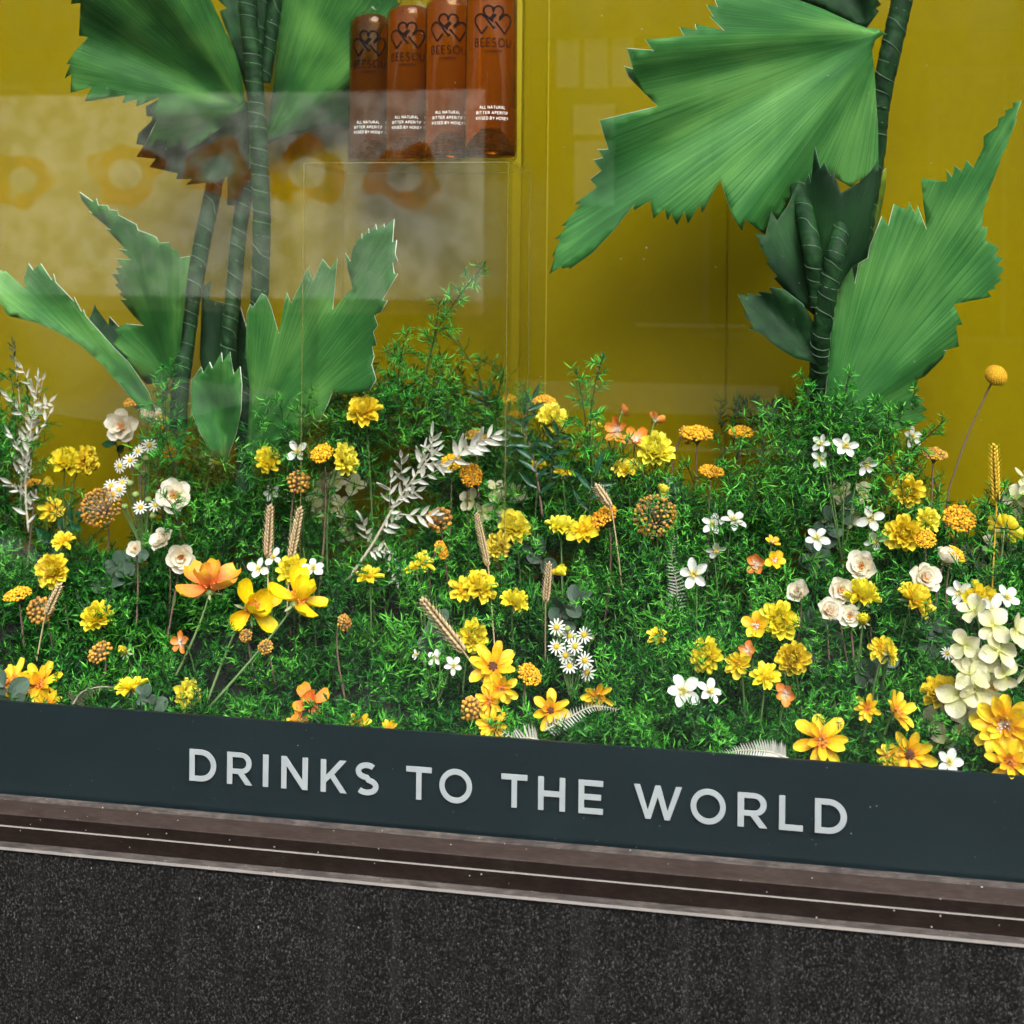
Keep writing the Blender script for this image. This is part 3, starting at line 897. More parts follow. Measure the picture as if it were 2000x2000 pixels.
def giant_leaf(parent, pts, base, Yf, mat, edge='card_edge', grid=16, thick=.0013, amp=.012, freq=6.0, ph=0.0, label=None):
    """card leaf: a serrated outline with its own lie in depth, fluted from its foot, with thickness"""
    amp *= 1.35
    pts = [Vector(p) for p in pts]
    # resample long edges a little so that the rim can bend
    ring = []
    for a, b in zip(pts, pts[1:] + pts[:1]):
        k = max(1, int((b - a).length / 22))
        ring += [a + (b - a) * (i / k) for i in range(k)]
    n = len(ring)
    xs_, ys_ = [p.x for p in ring], [p.y for p in ring]
    inner = []
    y = min(ys_) + grid / 2
    row = 0
    def inside(x, y):
        c = False
        for i in range(n):
            a, b = ring[i], ring[i - 1]
            if (a.y > y) != (b.y > y) and x < (b.x - a.x) * (y - a.y) / (b.y - a.y) + a.x: c = not c
        return c
    while y < max(ys_):
        x = min(xs_) + (row % 2) * grid / 2
        while x < max(xs_):
            if inside(x, y) and min((p.x - x) ** 2 + (p.y - y) ** 2 for p in ring) > (grid * .42) ** 2:
                inner.append(Vector((x, y)))
            x += grid
        y += grid * .87
        row += 1
    vs_ = ring + inner
    co, ed, fa, *_ = delaunay_2d_cdt(vs_, [(i, (i + 1) % n) for i in range(n)], [], 1, 1e-4)
    bx, by = base
    Rm = max(math.hypot(p.x - bx, p.y - by) for p in ring)
    mx, my = sum(xs_) / n - bx, sum(ys_) / n - by
    a0 = math.atan2(my, mx)
    v, an, ra = [], [], []
    for c in co:
        dx, dy = c.x - bx, c.y - by
        r = math.hypot(dx, dy) / Rm
        a = math.atan2(dy, dx) - a0
        a = (a + math.pi) % (2 * math.pi) - math.pi
        Y = Yf(c.x, c.y) + amp * math.sin(a * freq + ph + 1.3 * r) * min(1, r * 1.6) + amp * .35 * math.sin(a * freq * 3.1 + ph * 2) * r
        v.append(P(c.x, c.y, Y) - parent.location)
        an.append(a * .9); ra.append(r * 3)
    me = mesh('leaf', v, fa, ang=an, rad=ra)
    me.materials.append(mat); me.materials.append(M[edge])
    o = obj('leaf', me, None, parent)
    sm = o.modifiers.new('thickness', 'SOLIDIFY')
    sm.thickness = thick; sm.offset = 0; sm.use_rim = True; sm.material_offset_rim = 1
    if label: o['label'] = label
    return o

def wrap_stem(parent, ctrl, Ys, wpx, pitch_px=33, label=None, mat='paper_dark'):
    """stem wound with a card strip: overlapping turns, pale strip edge"""
    cp = [P(x, y, Y) for (x, y), Y in zip(ctrl, Ys)]
    L = sum((b - a).length for a, b in zip(cp, cp[1:]))
    pm = msz(pitch_px, cp[0]); r0 = msz(wpx / 2, cp[0])
    nr = max(24, int(L / pm * 9))
    pts = curve_pts(cp, nr)
    fr = frames(pts)
    seg = 22
    v, f, an, ra = [], [], [], []
    s = 0
    edge = []
    ss = [0]
    for a, b in zip(pts, pts[1:]): ss.append(ss[-1] + (b - a).length)
    q0 = random.uniform(0, 6)
    wv = lambda s: s + pm * .22 * math.sin(s / pm * 1.7 + q0) + pm * .12 * math.sin(s / pm * 4.3 + q0 * 2)     # hand-wound: turns of uneven width
    base_ss = list(ss); ss = [wv(s) for s in ss]
    lean = .55
    for i, (p, tg, u, w) in enumerate(fr):
        for k in range(seg):
            th = 2 * math.pi * k / seg
            ph = (ss[i] / pm + th / (2 * math.pi)) % 1.0
            r = r0 * (1.0 + .10 * ph)
            v.append(p + (u * math.cos(th) + w * math.sin(th)) * r - parent.location)
            an.append((ss[i] / pm + th / (2 * math.pi)) * .8); ra.append(th)
    for i in range(nr - 1):
        for k in range(seg):
            k2 = (k + 1) % seg
            f.append((i * seg + k, i * seg + k2, (i + 1) * seg + k2, (i + 1) * seg + k))
    me = mesh('stem', v, f, ang=an, rad=ra)
    me.materials.append(M[mat])
    o = obj('stem', me, None, parent)
    # strip edge
    turns = L / pm
    ne = int(turns * 14)
    ep = []
    for q in range(ne + 1):
        tt = q / ne * turns
        sd_ = (math.ceil(tt) - 0) * 0
        sdist = tt * pm
        # phase zero line: ss/pm + th/2pi = integer
        th = -2 * math.pi * wv(sdist) / pm
        x = min(sdist / L * (nr - 1), nr - 1.001)
        i = int(x); fx = x - i
        p = pts[i].lerp(pts[i + 1], fx)
        _, tg, u, w = fr[i]
        ep.append(p + (u * math.cos(th) + w * math.sin(th)) * r0 * 1.085 - parent.location)
    v, f, t = tube(ep, .00055, 4)
    obj('strip_edge', mesh('strip_edge', v, f), M['card_edge_pale'], o)
    return o
M['card_edge_pale'] = plain('pale_strip_edge', (.10, .18, .10), .5)

def c1(*pts): return [(x * .36232, y * .36232) for x, y in pts]
def c2(*pts): return [(600 + x * .36232, y * .36232) for x, y in pts]
def c3(*pts): return [(1300 + x * .36232, y * .36232) for x, y in pts]
def c4(*pts): return [(x * .36232, 600 + y * .36232) for x, y in pts]
def lin(Y0, base, gx, gy):
    return lambda x, y: Y0 + gx * (x - base[0]) / 1000 + gy * (y - base[1]) / 1000

gl = empty('giant_paper_plant', P(478, 890, .40).copy())
gl.location.z = ZF
tag(gl, 'giant green paper plant on the left with jagged leaves and wrapped stems', 'plant', 'giant paper plants')
wrap_stem(gl, [(480, -60), (482, 0), (489, 72), (496, 145), (502, 217), (506, 290), (509, 362), (511, 430), (510, 500), (506, 590), (496, 700), (484, 800), (477, 890), (474, 960)], [.42] * 8 + [.425, .43, .43, .42, .41, .40], 33, mat='paper_stem' if 'paper_stem' in M else 'paper_dark')
wrap_stem(gl, [(516, -60), (512, 0), (507, 60), (503, 120), (500, 165)], [.46] * 5, 25, 34)
wrap_stem(gl, [(543, -60), (538, 0), (531, 60), (524, 110), (516, 160)], [.465] * 5, 25, 34)
wrap_stem(gl, [(434, 290), (425, 330), (411, 398), (395, 471), (382, 543), (373, 598), (366, 652), (360, 700), (352, 760), (348, 840)], [.49, .485, .475, .465, .45, .44, .43, .42, .41, .40], 31)
wrap_stem(gl, [(482, 330), (478, 380), (467, 453), (460, 525), (455, 580), (449, 634), (446, 690), (445, 800)], [.50, .495, .485, .47, .46, .45, .45, .45], 29)
L1 = c1((1325, 595), (1200, 680), (1080, 770), (990, 822), (985, 768), (890, 812), (905, 762), (780, 790), (820, 700), (850, 645), (815, 655), (835, 595), (815, 600), (860, 525), (735, 575), (740, 538), (660, 558), (675, 515), (455, 548), (495, 470), (380, 500), (385, 400), (348, 422), (380, 345), (357, 347), (400, 280), (475, 200), (425, 192), (435, 15), (383, 20), (395, -70), (560, -160), (800, -200), (1020, -140), (1135, 0), (1180, 90), (1230, 200), (1270, 290), (1300, 400), (1315, 500))
giant_leaf(gl, L1, (480, 214), lin(.40, (480, 214), .28, .25), M['paper_mid'], ph=.4)
L1b = c1((870, 530), (785, 575), (790, 625), (840, 630), (745, 720), (735, 775), (775, 785), (735, 845), (840, 855), (805, 900), (960, 935), (950, 965), (1040, 965), (1005, 995), (1115, 985), (1120, 1005), (1225, 950), (1225, 1105), (1275, 1110), (1345, 900), (1350, 560), (1200, 480))
giant_leaf(gl, L1b, (485, 240), lin(.452, (485, 240), .05, .02), M['paper_dark'], 'card_edge_dark', ph=1.2)  # its shade behind the front leaf is put into the dark colour
L1c = c1((1150, -60), (1175, 0), (1225, 45), (1185, 60), (1200, 110), (1270, 290), (1330, 500), (1400, 300), (1400, -60))
giant_leaf(gl, L1c, (500, 170), lin(.50, (500, 170), 0, .1), M['paper_dark'], 'card_edge_dark')
L2 = [(518, 283), (565, 266), (616, 252), (659, 247), (690, 250), (693, 132), (735, 117), (745, 60), (781, 11), (758, -36), (700, -70), (600, -90), (540, -60), (548, 0), (537, 140), (525, 230)]
giant_leaf(gl, L2, (515, 285), lin(.55, (515, 285), -.02, .12), M['paper_mid'], 'card_edge_dark', ph=2.2, amp=.02)
L3 = c1((430, 1035), (500, 1085), (520, 1070), (530, 1105), (580, 1105), (590, 1130), (635, 1135), (640, 1160), (735, 1210), (745, 1240), (840, 1275), (860, 1310), (910, 1305), (920, 1335), (955, 1350), (970, 1390), (1025, 1380), (1010, 1500), (990, 1700), (965, 1932), (955, 2010), (910, 2060), (790, 2071), (740, 2010), (680, 1946), (692, 1926), (612, 1852), (640, 1810), (615, 1772), (680, 1745), (775, 1755), (720, 1700), (650, 1612), (685, 1615), (645, 1585), (658, 1573), (620, 1530), (640, 1525), (605, 1475), (645, 1475), (622, 1440), (660, 1440), (630, 1395), (705, 1400), (640, 1340), (685, 1350), (570, 1230), (600, 1240), (480, 1140), (500, 1150), (440, 1075))
giant_leaf(gl, L3, (340, 745), lin(.42, (340, 745), .10, .20), M['paper_mid'], ph=3.0)
L4 = c1((-60, 1420), (20, 1465), (30, 1460), (140, 1560), (130, 1500), (155, 1420), (178, 1455), (220, 1420), (280, 1510), (290, 1475), (300, 1520), (400, 1625), (400, 1600), (440, 1680), (450, 1668), (462, 1702), (620, 1880), (700, 1960), (800, 2110), (840, 2220), (760, 2200), (700, 2140), (650, 2076), (600, 2026), (560, 1976), (500, 1920), (430, 1860), (300, 1785), (200, 1740), (40, 1700), (0, 1630), (-70, 1560))
giant_leaf(gl, L4, (300, 800), lin(.36, (300, 800), .30, .0), M['paper'], ph=.9, amp=.010)
L4b = c1((480, 1725), (510, 1640), (520, 1665), (585, 1750), (590, 1705), (640, 1760), (690, 1930), (760, 2080), (520, 1810))
giant_leaf(gl, L4b, (270, 750), lin(.45, (270, 750), .1, .0), M['paper_dark'])
L5 = c4((1030, 400), (1085, 320), (1095, 355), (1130, 295), (1145, 330), (1195, 245), (1200, 295), (1240, 240), (1260, 360), (1295, 320), (1305, 420), (1300, 560), (1275, 680), (1235, 790), (1220, 860), (1150, 800), (1080, 680), (1030, 560))
giant_leaf(gl, L5, (440, 905), lin(.36, (440, 905), .05, .12), M['paper'], ph=2.0)
L6 = [(482, 612), (489, 594), (494, 600), (511, 573), (520, 578), (530, 600), (536, 622), (545, 652), (553, 600), (560, 571), (569, 592), (601, 523), (612, 549), (630, 505), (645, 525), (659, 505), (650, 605), (668, 585), (689, 562), (682, 535), (674, 493), (685, 511), (689, 486), (707, 456), (707, 467), (720, 446), (721, 456), (734, 438), (736, 449), (750, 437), (751, 444), (770, 428), (767, 473), (775, 469), (772, 496), (777, 510), (767, 513), (770, 534), (777, 535), (759, 565), (747, 586), (757, 587), (745, 609), (731, 616), (738, 636), (729, 648), (736, 674), (727, 677), (731, 697), (726, 712), (735, 741), (722, 763), (680, 772), (650, 765), (640, 790), (628, 815), (612, 850), (575, 864), (525, 874), (489, 890), (470, 905), (484, 840), (488, 760), (480, 690)]
giant_leaf(gl, L6, (486, 885), lin(.385, (486, 885), -.10, .16), M['paper'], ph=1.0, amp=.018, freq=5)
# back leaf low between the stems, dark
giant_leaf(gl, [(395, 560), (412, 548), (410, 585), (470, 600), (482, 640), (480, 760), (470, 860), (420, 820), (390, 700)], (450, 880), lin(.49, (450, 880), .0, .05), M['paper_dark'])

gr = empty('giant_paper_plant', P(1600, 900, .42).copy())
gr.location.z = ZF
tag(gr, 'giant green paper plant on the right with one huge overhanging leaf', 'plant', 'giant paper plants')
wrap_stem(gr, [(1788, -80), (1775, -40), (1762, 0), (1750, 54), (1735, 119), (1722, 180), (1715, 225), (1708, 300), (1690, 420), (1672, 560)], [.44, .44, .44, .44, .44, .45, .455, .47, .48, .48], 39, 38)
wrap_stem(gr, [(1559, 366), (1572, 417), (1586, 489), (1597, 562), (1602, 600)], [.378, .35, .32, .33, .33], 33)
wrap_stem(gr, [(1657, 391), (1645, 440), (1633, 489), (1624, 535), (1615, 580), (1604, 652), (1600, 700), (1598, 757), (1597, 850), (1597, 930)], [.378, .345, .315, .315, .32, .335, .355, .385, .43, .46], 34)
L7a = c3((1195, 185), (1140, 155), (1080, 150), (1000, 120), (850, 50), (715, 0), (640, -60), (500, -90), (245, -60), (280, 38), (220, 25), (258, 90), (238, 90), (315, 165), (160, 130), (165, 160), (75, 148), (100, 192), (0, 205))
L7b = c2((1820, 212), (1862, 270), (1722, 260), (1755, 372), (1708, 355), (1735, 418), (1888, 572), (1575, 648), (1622, 805), (1565, 805), (1595, 850), (1542, 862), (1585, 920), (1525, 965), (1560, 1010), (1440, 1100), (1475, 1103), (1370, 1220), (1400, 1222), (1335, 1290), (1365, 1288), (1318, 1385), (1340, 1370), (1305, 1478), (1370, 1435), (1375, 1448), (1410, 1440), (1415, 1450), (1530, 1370), (1640, 1255), (1700, 1180), (1765, 1100), (1760, 1135), (1850, 1080), (1865, 1180), (1925, 1125))
L7c = c3((10, 1190), (30, 1150), (60, 1215), (100, 1140), (120, 1205), (185, 1100), (195, 1150), (295, 970), (340, 1110), (370, 1180), (415, 1248), (425, 1180), (535, 1265), (570, 1135), (610, 1200), (690, 1030), (715, 995), (725, 1060), (770, 940), (780, 990), (870, 930), (1000, 1010), (1050, 960), (1060, 1000), (1148, 920), (1145, 700), (1130, 450), (1112, 270), (1130, 215), (1165, 190))
giant_leaf(gr, L7a + L7b + L7c, (1725, 66), lambda x, y: .42 + .30 * (x - 1725) / 1000 + .0000005 * (x - 1725) ** 2 * .2 + .08 * (y - 66) / 1000, M['paper'], grid=18, ph=.2, amp=.016, freq=7)
L7d = c3((715, -60), (720, 5), (850, 55), (1000, 125), (1080, 155), (1150, 60), (1130, 45), (1160, 25), (1130, -20), (1150, -60))
giant_leaf(gr, L7d, (1690, 60), lin(.50, (1690, 60), 0, .1), M['paper_dark'], 'card_edge_dark')
L8 = c3((485, 1260), (540, 1268), (570, 1140), (600, 1190), (665, 1100), (690, 1030), (715, 995), (745, 1030), (770, 935), (785, 990), (805, 790), (835, 910), (855, 875), (890, 950), (905, 925), (945, 1040), (1050, 980), (1100, 930), (1145, 870), (1142, 1000), (1115, 1150), (1092, 1300), (1080, 1390), (1010, 1430), (950, 1520), (900, 1650), (830, 1730), (800, 1700), (640, 1560), (585, 1500), (605, 1490), (540, 1415), (560, 1410), (510, 1330), (500, 1290))
giant_leaf(gr, L8, (1600, 640), lin(.345, (1600, 640), .0, .03), M['paper_dark'], 'card_edge_dark', ph=1.7)
L9 = c3((390, 1585), (450, 1600), (440, 1580), (520, 1595), (500, 1570), (575, 1580), (555, 1547), (640, 1560), (740, 1640), (800, 1740), (830, 1850), (825, 1970), (775, 1949), (700, 1932), (600, 1870), (520, 1800), (445, 1772), (480, 1765), (415, 1687), (440, 1690))
giant_leaf(gr, L9, (1600, 715), lin(.345, (1600, 715), .10, .0), M['paper_dark'], 'card_edge_dark', ph=.6)
L10 = c3((1918, 540), (1870, 555), (1875, 580), (1830, 595), (1835, 620), (1795, 640), (1790, 680), (1715, 735), (1715, 790), (1660, 905), (1625, 865), (1595, 925), (1560, 890), (1545, 955), (1515, 915), (1518, 980), (1378, 960), (1390, 1100), (1408, 1240), (1358, 1110), (1345, 1150), (1310, 1085), (1305, 1130), (1230, 1100), (1200, 1215), (1165, 1165), (1100, 1330), (1090, 1390), (1040, 1420), (1020, 1530), (1000, 1410), (950, 1500), (915, 1640), (890, 1800), (880, 1932), (860, 2134), (840, 2280), (980, 2320), (1200, 2329), (1320, 2300), (1410, 2254), (1375, 2224), (1410, 2209), (1370, 2169), (1395, 2159), (1310, 2104), (1350, 2084), (1360, 2044), (1395, 2029), (1490, 1934), (1515, 1890), (1495, 1890), (1580, 1865), (1565, 1755), (1600, 1750), (1555, 1640), (1755, 1600), (1735, 1570), (1780, 1555), (1770, 1540), (1815, 1510), (1790, 1495), (1825, 1450), (1790, 1430), (1820, 1395), (1780, 1375), (1795, 1335), (1725, 1295), (1735, 1225), (1705, 1222), (1715, 1120), (1745, 1055), (1735, 1050), (1810, 855), (1805, 850), (1850, 770), (1845, 765), (1895, 640), (1885, 640))
giant_leaf(gr, L10, (1610, 850), lin(.375, (1610, 850), .04, .06), M['paper'], grid=16, ph=2.6, amp=.018, freq=6)
L11 = c3((1130, 940), (1160, 935), (1190, 905), (1185, 1000), (1165, 1110), (1140, 1230), (1095, 1330), (1085, 1250), (1110, 1030))
giant_leaf(gr, L11, (1700, 500), lin(.50, (1700, 500), 0, 0), M['paper_olive'])
# ------------------------------------------------------------------ plant materials
M['straw'] = leafy('yellow_bract', (.94, .56, .012), (.98, .86, .06), .5, .30, .08, mid=(.98, .78, .03))
M['straw_lemon'] = leafy('lemon_bract', (.96, .72, .03), (.99, .88, .10), .45, .22, .12)
M['yarrow'] = leafy('orange_yarrow', (.66, .30, .012), (.97, .54, .02), .8, .1, .2, by='rnd')
M['tansy'] = leafy('dried_tansy', (.42, .25, .09), (.72, .36, .03), .8, .1, .25, by='rnd')
M['bead'+'s'] = leafy('dried_beads', (.45, .22, .05), (.75, .40, .06), .6, .1, .25, by='rnd')
M['straw_stalk'] = plain('dry_stalk', (.30, .22, .13), .8)
M['brown_stem'] = plain('brown_stem', (.16, .105, .075), .75)
M['green_stem'] = plain('green_stem', (.09, .17, .045), .6)
M['dark_stem'] = plain('dark_green_stem', (.02, .05, .02), .6)
M['calyx'] = leafy('pale_calyx', (.25, .38, .12), (.48, .55, .34), .6, .2, .15)
M['white_petal'] = leafy('white_petal', (.70, .72, .55), (.84, .86, .86), .5, .25, .06)
M['cream_petal'] = leafy('cream_petal', (.92, .76, .46), (.95, .91, .79), .55, .38, .04)
M['hydr'] = leafy('pale_cream_petal', (.66, .68, .26), (.82, .79, .58), .45, .3, .08)
M['cosmos'] = leafy('cosmos_petal', (.96, .25, .06), (.99, .60, .03), .5, .25, .05, mid=(.98, .36, .085))
M['cosmos_y'] = leafy('golden_cosmos_petal', (.98, .54, .004), (1, .80, .012), .5, .25, .05, mid=(1, .72, .006))
M['rud'] = leafy('golden_ray_petal', (.90, .30, .01), (.98, .80, .05), .5, .28, .07, mid=(.96, .62, .015))
M['peach'] = leafy('peach_petal', (.88, .62, .42), (.92, .27, .03), .5, .3, .1, mid=(.92, .34, .06))
M['disc'] = plain('yellow_disc', (.62, .42, .02), .8, noise=(900, .6, 1.2))
M['stamen'] = plain('stamen_yellow', (.85, .68, .08), .7)
M['stamen_w'] = plain('stamen_white', (.82, .74, .66), .7)
M['rose_mid'] = plain('orange_stamens', (.72, .26, .04), .8)
M['eye'] = plain('dark_brown_eye', (.07, .022, .008), .8)
M['wheat'] = leafy('wheat_grain', (.40, .28, .14), (.66, .50, .29), .7, .1, .2)
M['wheat_y'] = leafy('golden_wheat', (.48, .30, .02), (.78, .50, .04), .6, .1, .2)
M['bleached'] = leafy('bleached_leaf', (.82, .81, .74), (.92, .92, .88), .6, .35, .05)
M['ivory'] = plain('ivory_stalk', (.52, .48, .38), .7)
M['bill'] = plain('craspedia', (.72, .42, .015), .85, noise=(500, .6, 1.25))
M['ruscus'] = leafy('dark_ruscus_leaf', (.010, .055, .024), (.016, .095, .038), .3, .1, .2)
M['euc'] = leafy('eucalyptus_leaf', (.045, .085, .055), (.075, .13, .085), .55, .1, .25)
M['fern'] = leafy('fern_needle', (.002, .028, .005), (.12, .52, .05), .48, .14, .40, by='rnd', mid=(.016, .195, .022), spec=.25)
M['fern_stem'] = plain('fern_stem', (.012, .05, .012), .6)
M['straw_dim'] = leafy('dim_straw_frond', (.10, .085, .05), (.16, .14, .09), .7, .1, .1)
M['bud'] = leafy('green_bud', (.16, .30, .06), (.30, .40, .12), .6, .1, .2)

# ------------------------------------------------------------------ petals
def petal_geo(w=.4, nl=5, nw=2, cup=.25, curl=.2, point=.0, notch=0.0, base=.18, fold=0.0, wob=0.0, wide=.62):
    """petal of length 1 along +Y, upper side +Z"""
    v, t = [], []
    for i in range(nl + 1):
        s = i / nl
        hw = w / 2 * (base + (1 - base) * math.sin(min(1, s / wide) * math.pi / 2)) if s < wide else w / 2 * math.cos((s - wide) / (1 - wide) * math.pi / 2 * (1 if point else .80)) ** (1.0 if point else .55)
        for k in range(2 * nw + 1):
            u = (k - nw) / nw
            z = curl * s * s + cup * w * u * u * (1 - .3 * s) + fold * abs(u) + wob * math.sin(5 * s + 3 * u) * s
            y = s * (1 - .5 * curl * curl * s) - (notch * (1 - abs(u)) * (s ** 6)) - (0 if point else .05 * u * u * s ** 4)
            v.append((hw * u, y, z)); t.append(s)
    c = 2 * nw + 1
    f = [(i * c + k, i * c + k + 1, (i + 1) * c + k + 1, (i + 1) * c + k) for i in range(nl) for k in range(2 * nw)]
    return v, f, t
def petal_mesh(name='petal', **kw):
    v, f, t = petal_geo(**kw)
    return mesh(name, v, f, t=t, rnd=[random.random()] * len(v))
def petal_m(phi, el, r0=0.0, h0=0.0, s=1.0, sw=1.0, twist=0.0):
    return Matrix.Rotation(phi, 4, 'Z') @ Matrix.Translation((0, r0, h0)) @ Matrix.Rotation(el, 4, 'X') @ Matrix.Rotation(twist, 4, 'Y') @ Matrix.Diagonal((s * sw, s, s, 1))

def straw_mesh(seed, lay):
    random.seed(seed)
    mb = MB()
    for (n, el, ln, w, curl) in lay:
        for k in range(n):
            v, f, t = petal_geo(w=w, nl=4, nw=1, cup=.55, curl=curl, base=.35, wide=.6)
            mb.add(v, f, t, None, petal_m(2 * math.pi * (k + random.uniform(-.38, .38)) / n + el, R(el + random.uniform(-11, 11)), .08, .02 * el / 30, ln * random.uniform(.82, 1.12), random.uniform(.85, 1.15), R(random.uniform(-18, 18))))
    v, f = ICO1
    mb.add(v * np.array([.3, .3, .25]) + np.array([0, 0, .12]), f, np.full(len(v), .1))
    return mb.mesh('bract_head')
LAY = [(13, -4, 1.0, .50, .10), (13, 14, 1.0, .50, .20), (12, 31, .96, .50, .28), (11, 46, .90, .48, .34), (9, 60, .80, .45, .40), (7, 73, .70, .42, .42), (5, 84, .60, .38, .4)]
LAY_SIDE = [(13, -12, 1.0, .38, .05)] + LAY[:]
LAY_OPEN = [(9, 4, 1.0, .5, .1), (9, 22, .85, .45, .2), (7, 45, .6, .4, .3), (5, 70, .4, .3, .3)]
LAY_BUD = [(8, 38, 1.0, .55, .5), (8, 55, 1.0, .52, .5), (7, 70, .98, .48, .45), (5, 82, .9, .4, .4)]
STRAW = [straw_mesh(11 + i, LAY) for i in range(8)]
STRAW_OPEN = [straw_mesh(31 + i, LAY_OPEN) for i in range(2)]
STRAW_BUD = straw_mesh(41, LAY_BUD)
def calyx_mesh(n, el, ln, w):
    mb = MB()
    for k in range(n):
        v, f, t = petal_geo(w=w, nl=3, nw=1, cup=.2, curl=.1, point=1, base=.4)
        mb.add(v, f, t, None, petal_m(2 * math.pi * k / n, R(el + random.uniform(-12, 12)), .08, -.06, ln * random.uniform(.8, 1.1)))
    v, f = lathe([(0, -.22), (.1, -.2), (.2, -.06), (.14, .02), (0, .03)], 10)
    mb.add(v, f, np.full(len(v), .1))
    return mb.mesh('calyx')
CALYX = [calyx_mesh(7, -28, .75, .3), calyx_mesh(6, -45, .62, .3)]
CALYX_SMALL = calyx_mesh(6, -10, .45, .2)

def foot_of(p, spread=.03):
    y = min(max(p.y + random.uniform(-.02, .05), .03), YB - .06)
    x = p.x + random.uniform(-spread, spread)
    return Vector((x, y, bed_z(x, y) - .01))
def make_stem(root, p, ax, r, mat, foot=None, bow=.25, name='stem', seg=6):
    """stem from the back of the head down to its foot"""
    ft = root.location if foot is None else foot
    L = (p - ft).length
    c1_ = p - Vector(ax) * L * bow
    pts = []
    for i in range(9):
        s = i / 8
        q = p * (1 - s) ** 2 + c1_.lerp(ft.lerp(p, .45), .35) * 2 * s * (1 - s) + ft * s * s
        pts.append(q - root.location)
    v, f, t = tube(pts, [r * (1 + .25 * s / 8) for s in range(9)], seg)
    return obj(name, mesh(name, v, f, t=t, rnd=[.5] * len(v)), mat, root)

def head_at(px, py, d, face, Y=None):
    p = P(px, py, Yd(py) - .015 if Y is None else Y)
    ax = view_vec(FACE[face] if isinstance(face, str) else face)
    ax = (ax + Vector((random.uniform(-.12, .12), random.uniform(-.08, .08), random.uniform(-.1, .1)))).normalized()
    return p, ax, msz(d / 2, p)

def strawflower(px, py, d, face, label, kind='n', Y=None, mat='straw', foot=None):
    p, ax, s = head_at(px, py, d, face, Y)
    s *= 1.08
    p = p - ax * s * .35
    r = empty('strawflower', foot if foot is not None else foot_of(p))
    tag(r, label, 'strawflower', 'yellow strawflowers in the bed')
    ms = {'n': random.choice(STRAW), 'o': random.choice(STRAW_OPEN), 'b': STRAW_BUD}[kind]
    m = Matrix.Translation(-r.location) @ axis_mtx(p, ax, s, random.uniform(0, 6)) @ Matrix.Diagonal((random.uniform(.9, 1.08), random.uniform(.9, 1.08), random.uniform(.75, 1.1), 1))
    obj('bract_head', ms, M[mat], r, m, kind='stuff')
    obj('calyx', random.choice(CALYX), M['calyx'], r, m, kind='stuff')
    make_stem(r, p - ax * s * .15, ax, .0013, M['green_stem'])
    return r

S = strawflower
S(132, 897, 60, 'UR', 'wide yellow strawflower at left, below the white roses, larger of a touching pair')
S(172, 899, 50, 'R', 'smaller yellow strawflower touching the right side of its larger twin at left')
S(100, 1113, 66, 'F', 'round yellow strawflower facing the street, left of the brown tansy head')
S(186, 1201, 56, 'FU', 'yellow strawflower low at left, upper right of a lying dry yarrow')
S(94, 942, 38, 'FR', 'small yellow strawflower beside the pale dried spray at left', 'b')
S(101, 995, 46, 'FR', 'half hidden yellow strawflower under the small one at far left', 'o')
S(122, 1053, 42, 'FU', 'shaded yellow strawflower behind dark leaves at far left', 'o')
S(424, 899, 40, 'RU', 'small half open yellow strawflower under the middle paper leaf', 'b', mat='straw_lemon')
S(522, 897, 52, 'FU', 'yellow strawflower left of the orange yarrow, half veiled by fern', Y=.335)
S(679, 895, 62, 'R', 'lemon strawflower turned right, next to an orange yarrow', mat='straw_lemon', Y=.325)
S(710, 797, 66, 'FU', 'yellow strawflower highest in the left half, under the broad paper leaf', Y=.325)
S(570, 1112, 58, 'F', 'yellow strawflower just under the right hand wheat ear of the upright pair')
S(719, 1118, 54, 'U', 'yellow strawflower at the foot of the big white dried spray', 'o')
S(829, 1094, 42, 'UR', 'small open yellow strawflower right of the white dried spray', 'o')
S(806, 1106, 34, 'UL', 'tiny open yellow strawflower, left one of a small pair near the middle', 'o')
S(1079, 814, 62, 'FU', 'lemon strawflower beneath a flat orange yarrow, top of the middle bed', mat='straw_lemon', Y=.42)
S(1005, 1028, 66, 'FU', 'large lemon strawflower in the middle, upper of a touching pair', mat='straw_lemon')
S(971, 1064, 58, 'FL', 'lemon strawflower in the middle, lower left of a touching pair', mat='straw_lemon')
S(1097, 1021, 58, 'U', 'yellow strawflower on a pale stalk left of the big orange yarrow', mat='straw_lemon')
S(1139, 1032, 60, 'FU', 'yellow strawflower tucked behind the big orange yarrow', 'o')
S(942, 1140, 62, 'UR', 'domed yellow strawflower on a bent stem above the diagonal wheat ear')
S(903, 1148, 52, 'FU', 'open yellow strawflower left of the domed one above the diagonal wheat', 'o')
S(1007, 1170, 52, 'UR', 'yellow strawflower right of and below the bent stem pair')
S(926, 1243, 58, 'FR', 'yellow strawflower touching the foot of the diagonal wheat ear')
S(1279, 875, 66, 'FU', 'lemon strawflower next to the coral flowers, right of the centre', mat='straw_lemon', Y=.43)
S(1224, 908, 52, 'U', 'lemon strawflower below the coral flowers', mat='straw_lemon')
S(1296, 958, 40, 'U', 'green backed lemon strawflower bud above the big dried tansy', 'b', mat='straw_lemon')
S(1087, 1116, 40, 'R', 'small side-on yellow strawflower below the yarrow and wheat in the middle', 'b')
S(1283, 1240, 36, 'FU', 'small faint yellow strawflower in deep fern, right of the daisies', 'o')
S(1099, 920, 34, 'U', 'small yellow strawflower among the dark ruscus leaves', 'o')
S(1052, 905, 32, 'U', 'little yellow strawflower left of the dark ruscus stem', 'o')
S(1161, 828, 30, 'U', 'tiny yellow strawflower behind the tall middle fern sprig', 'o', Y=.45)
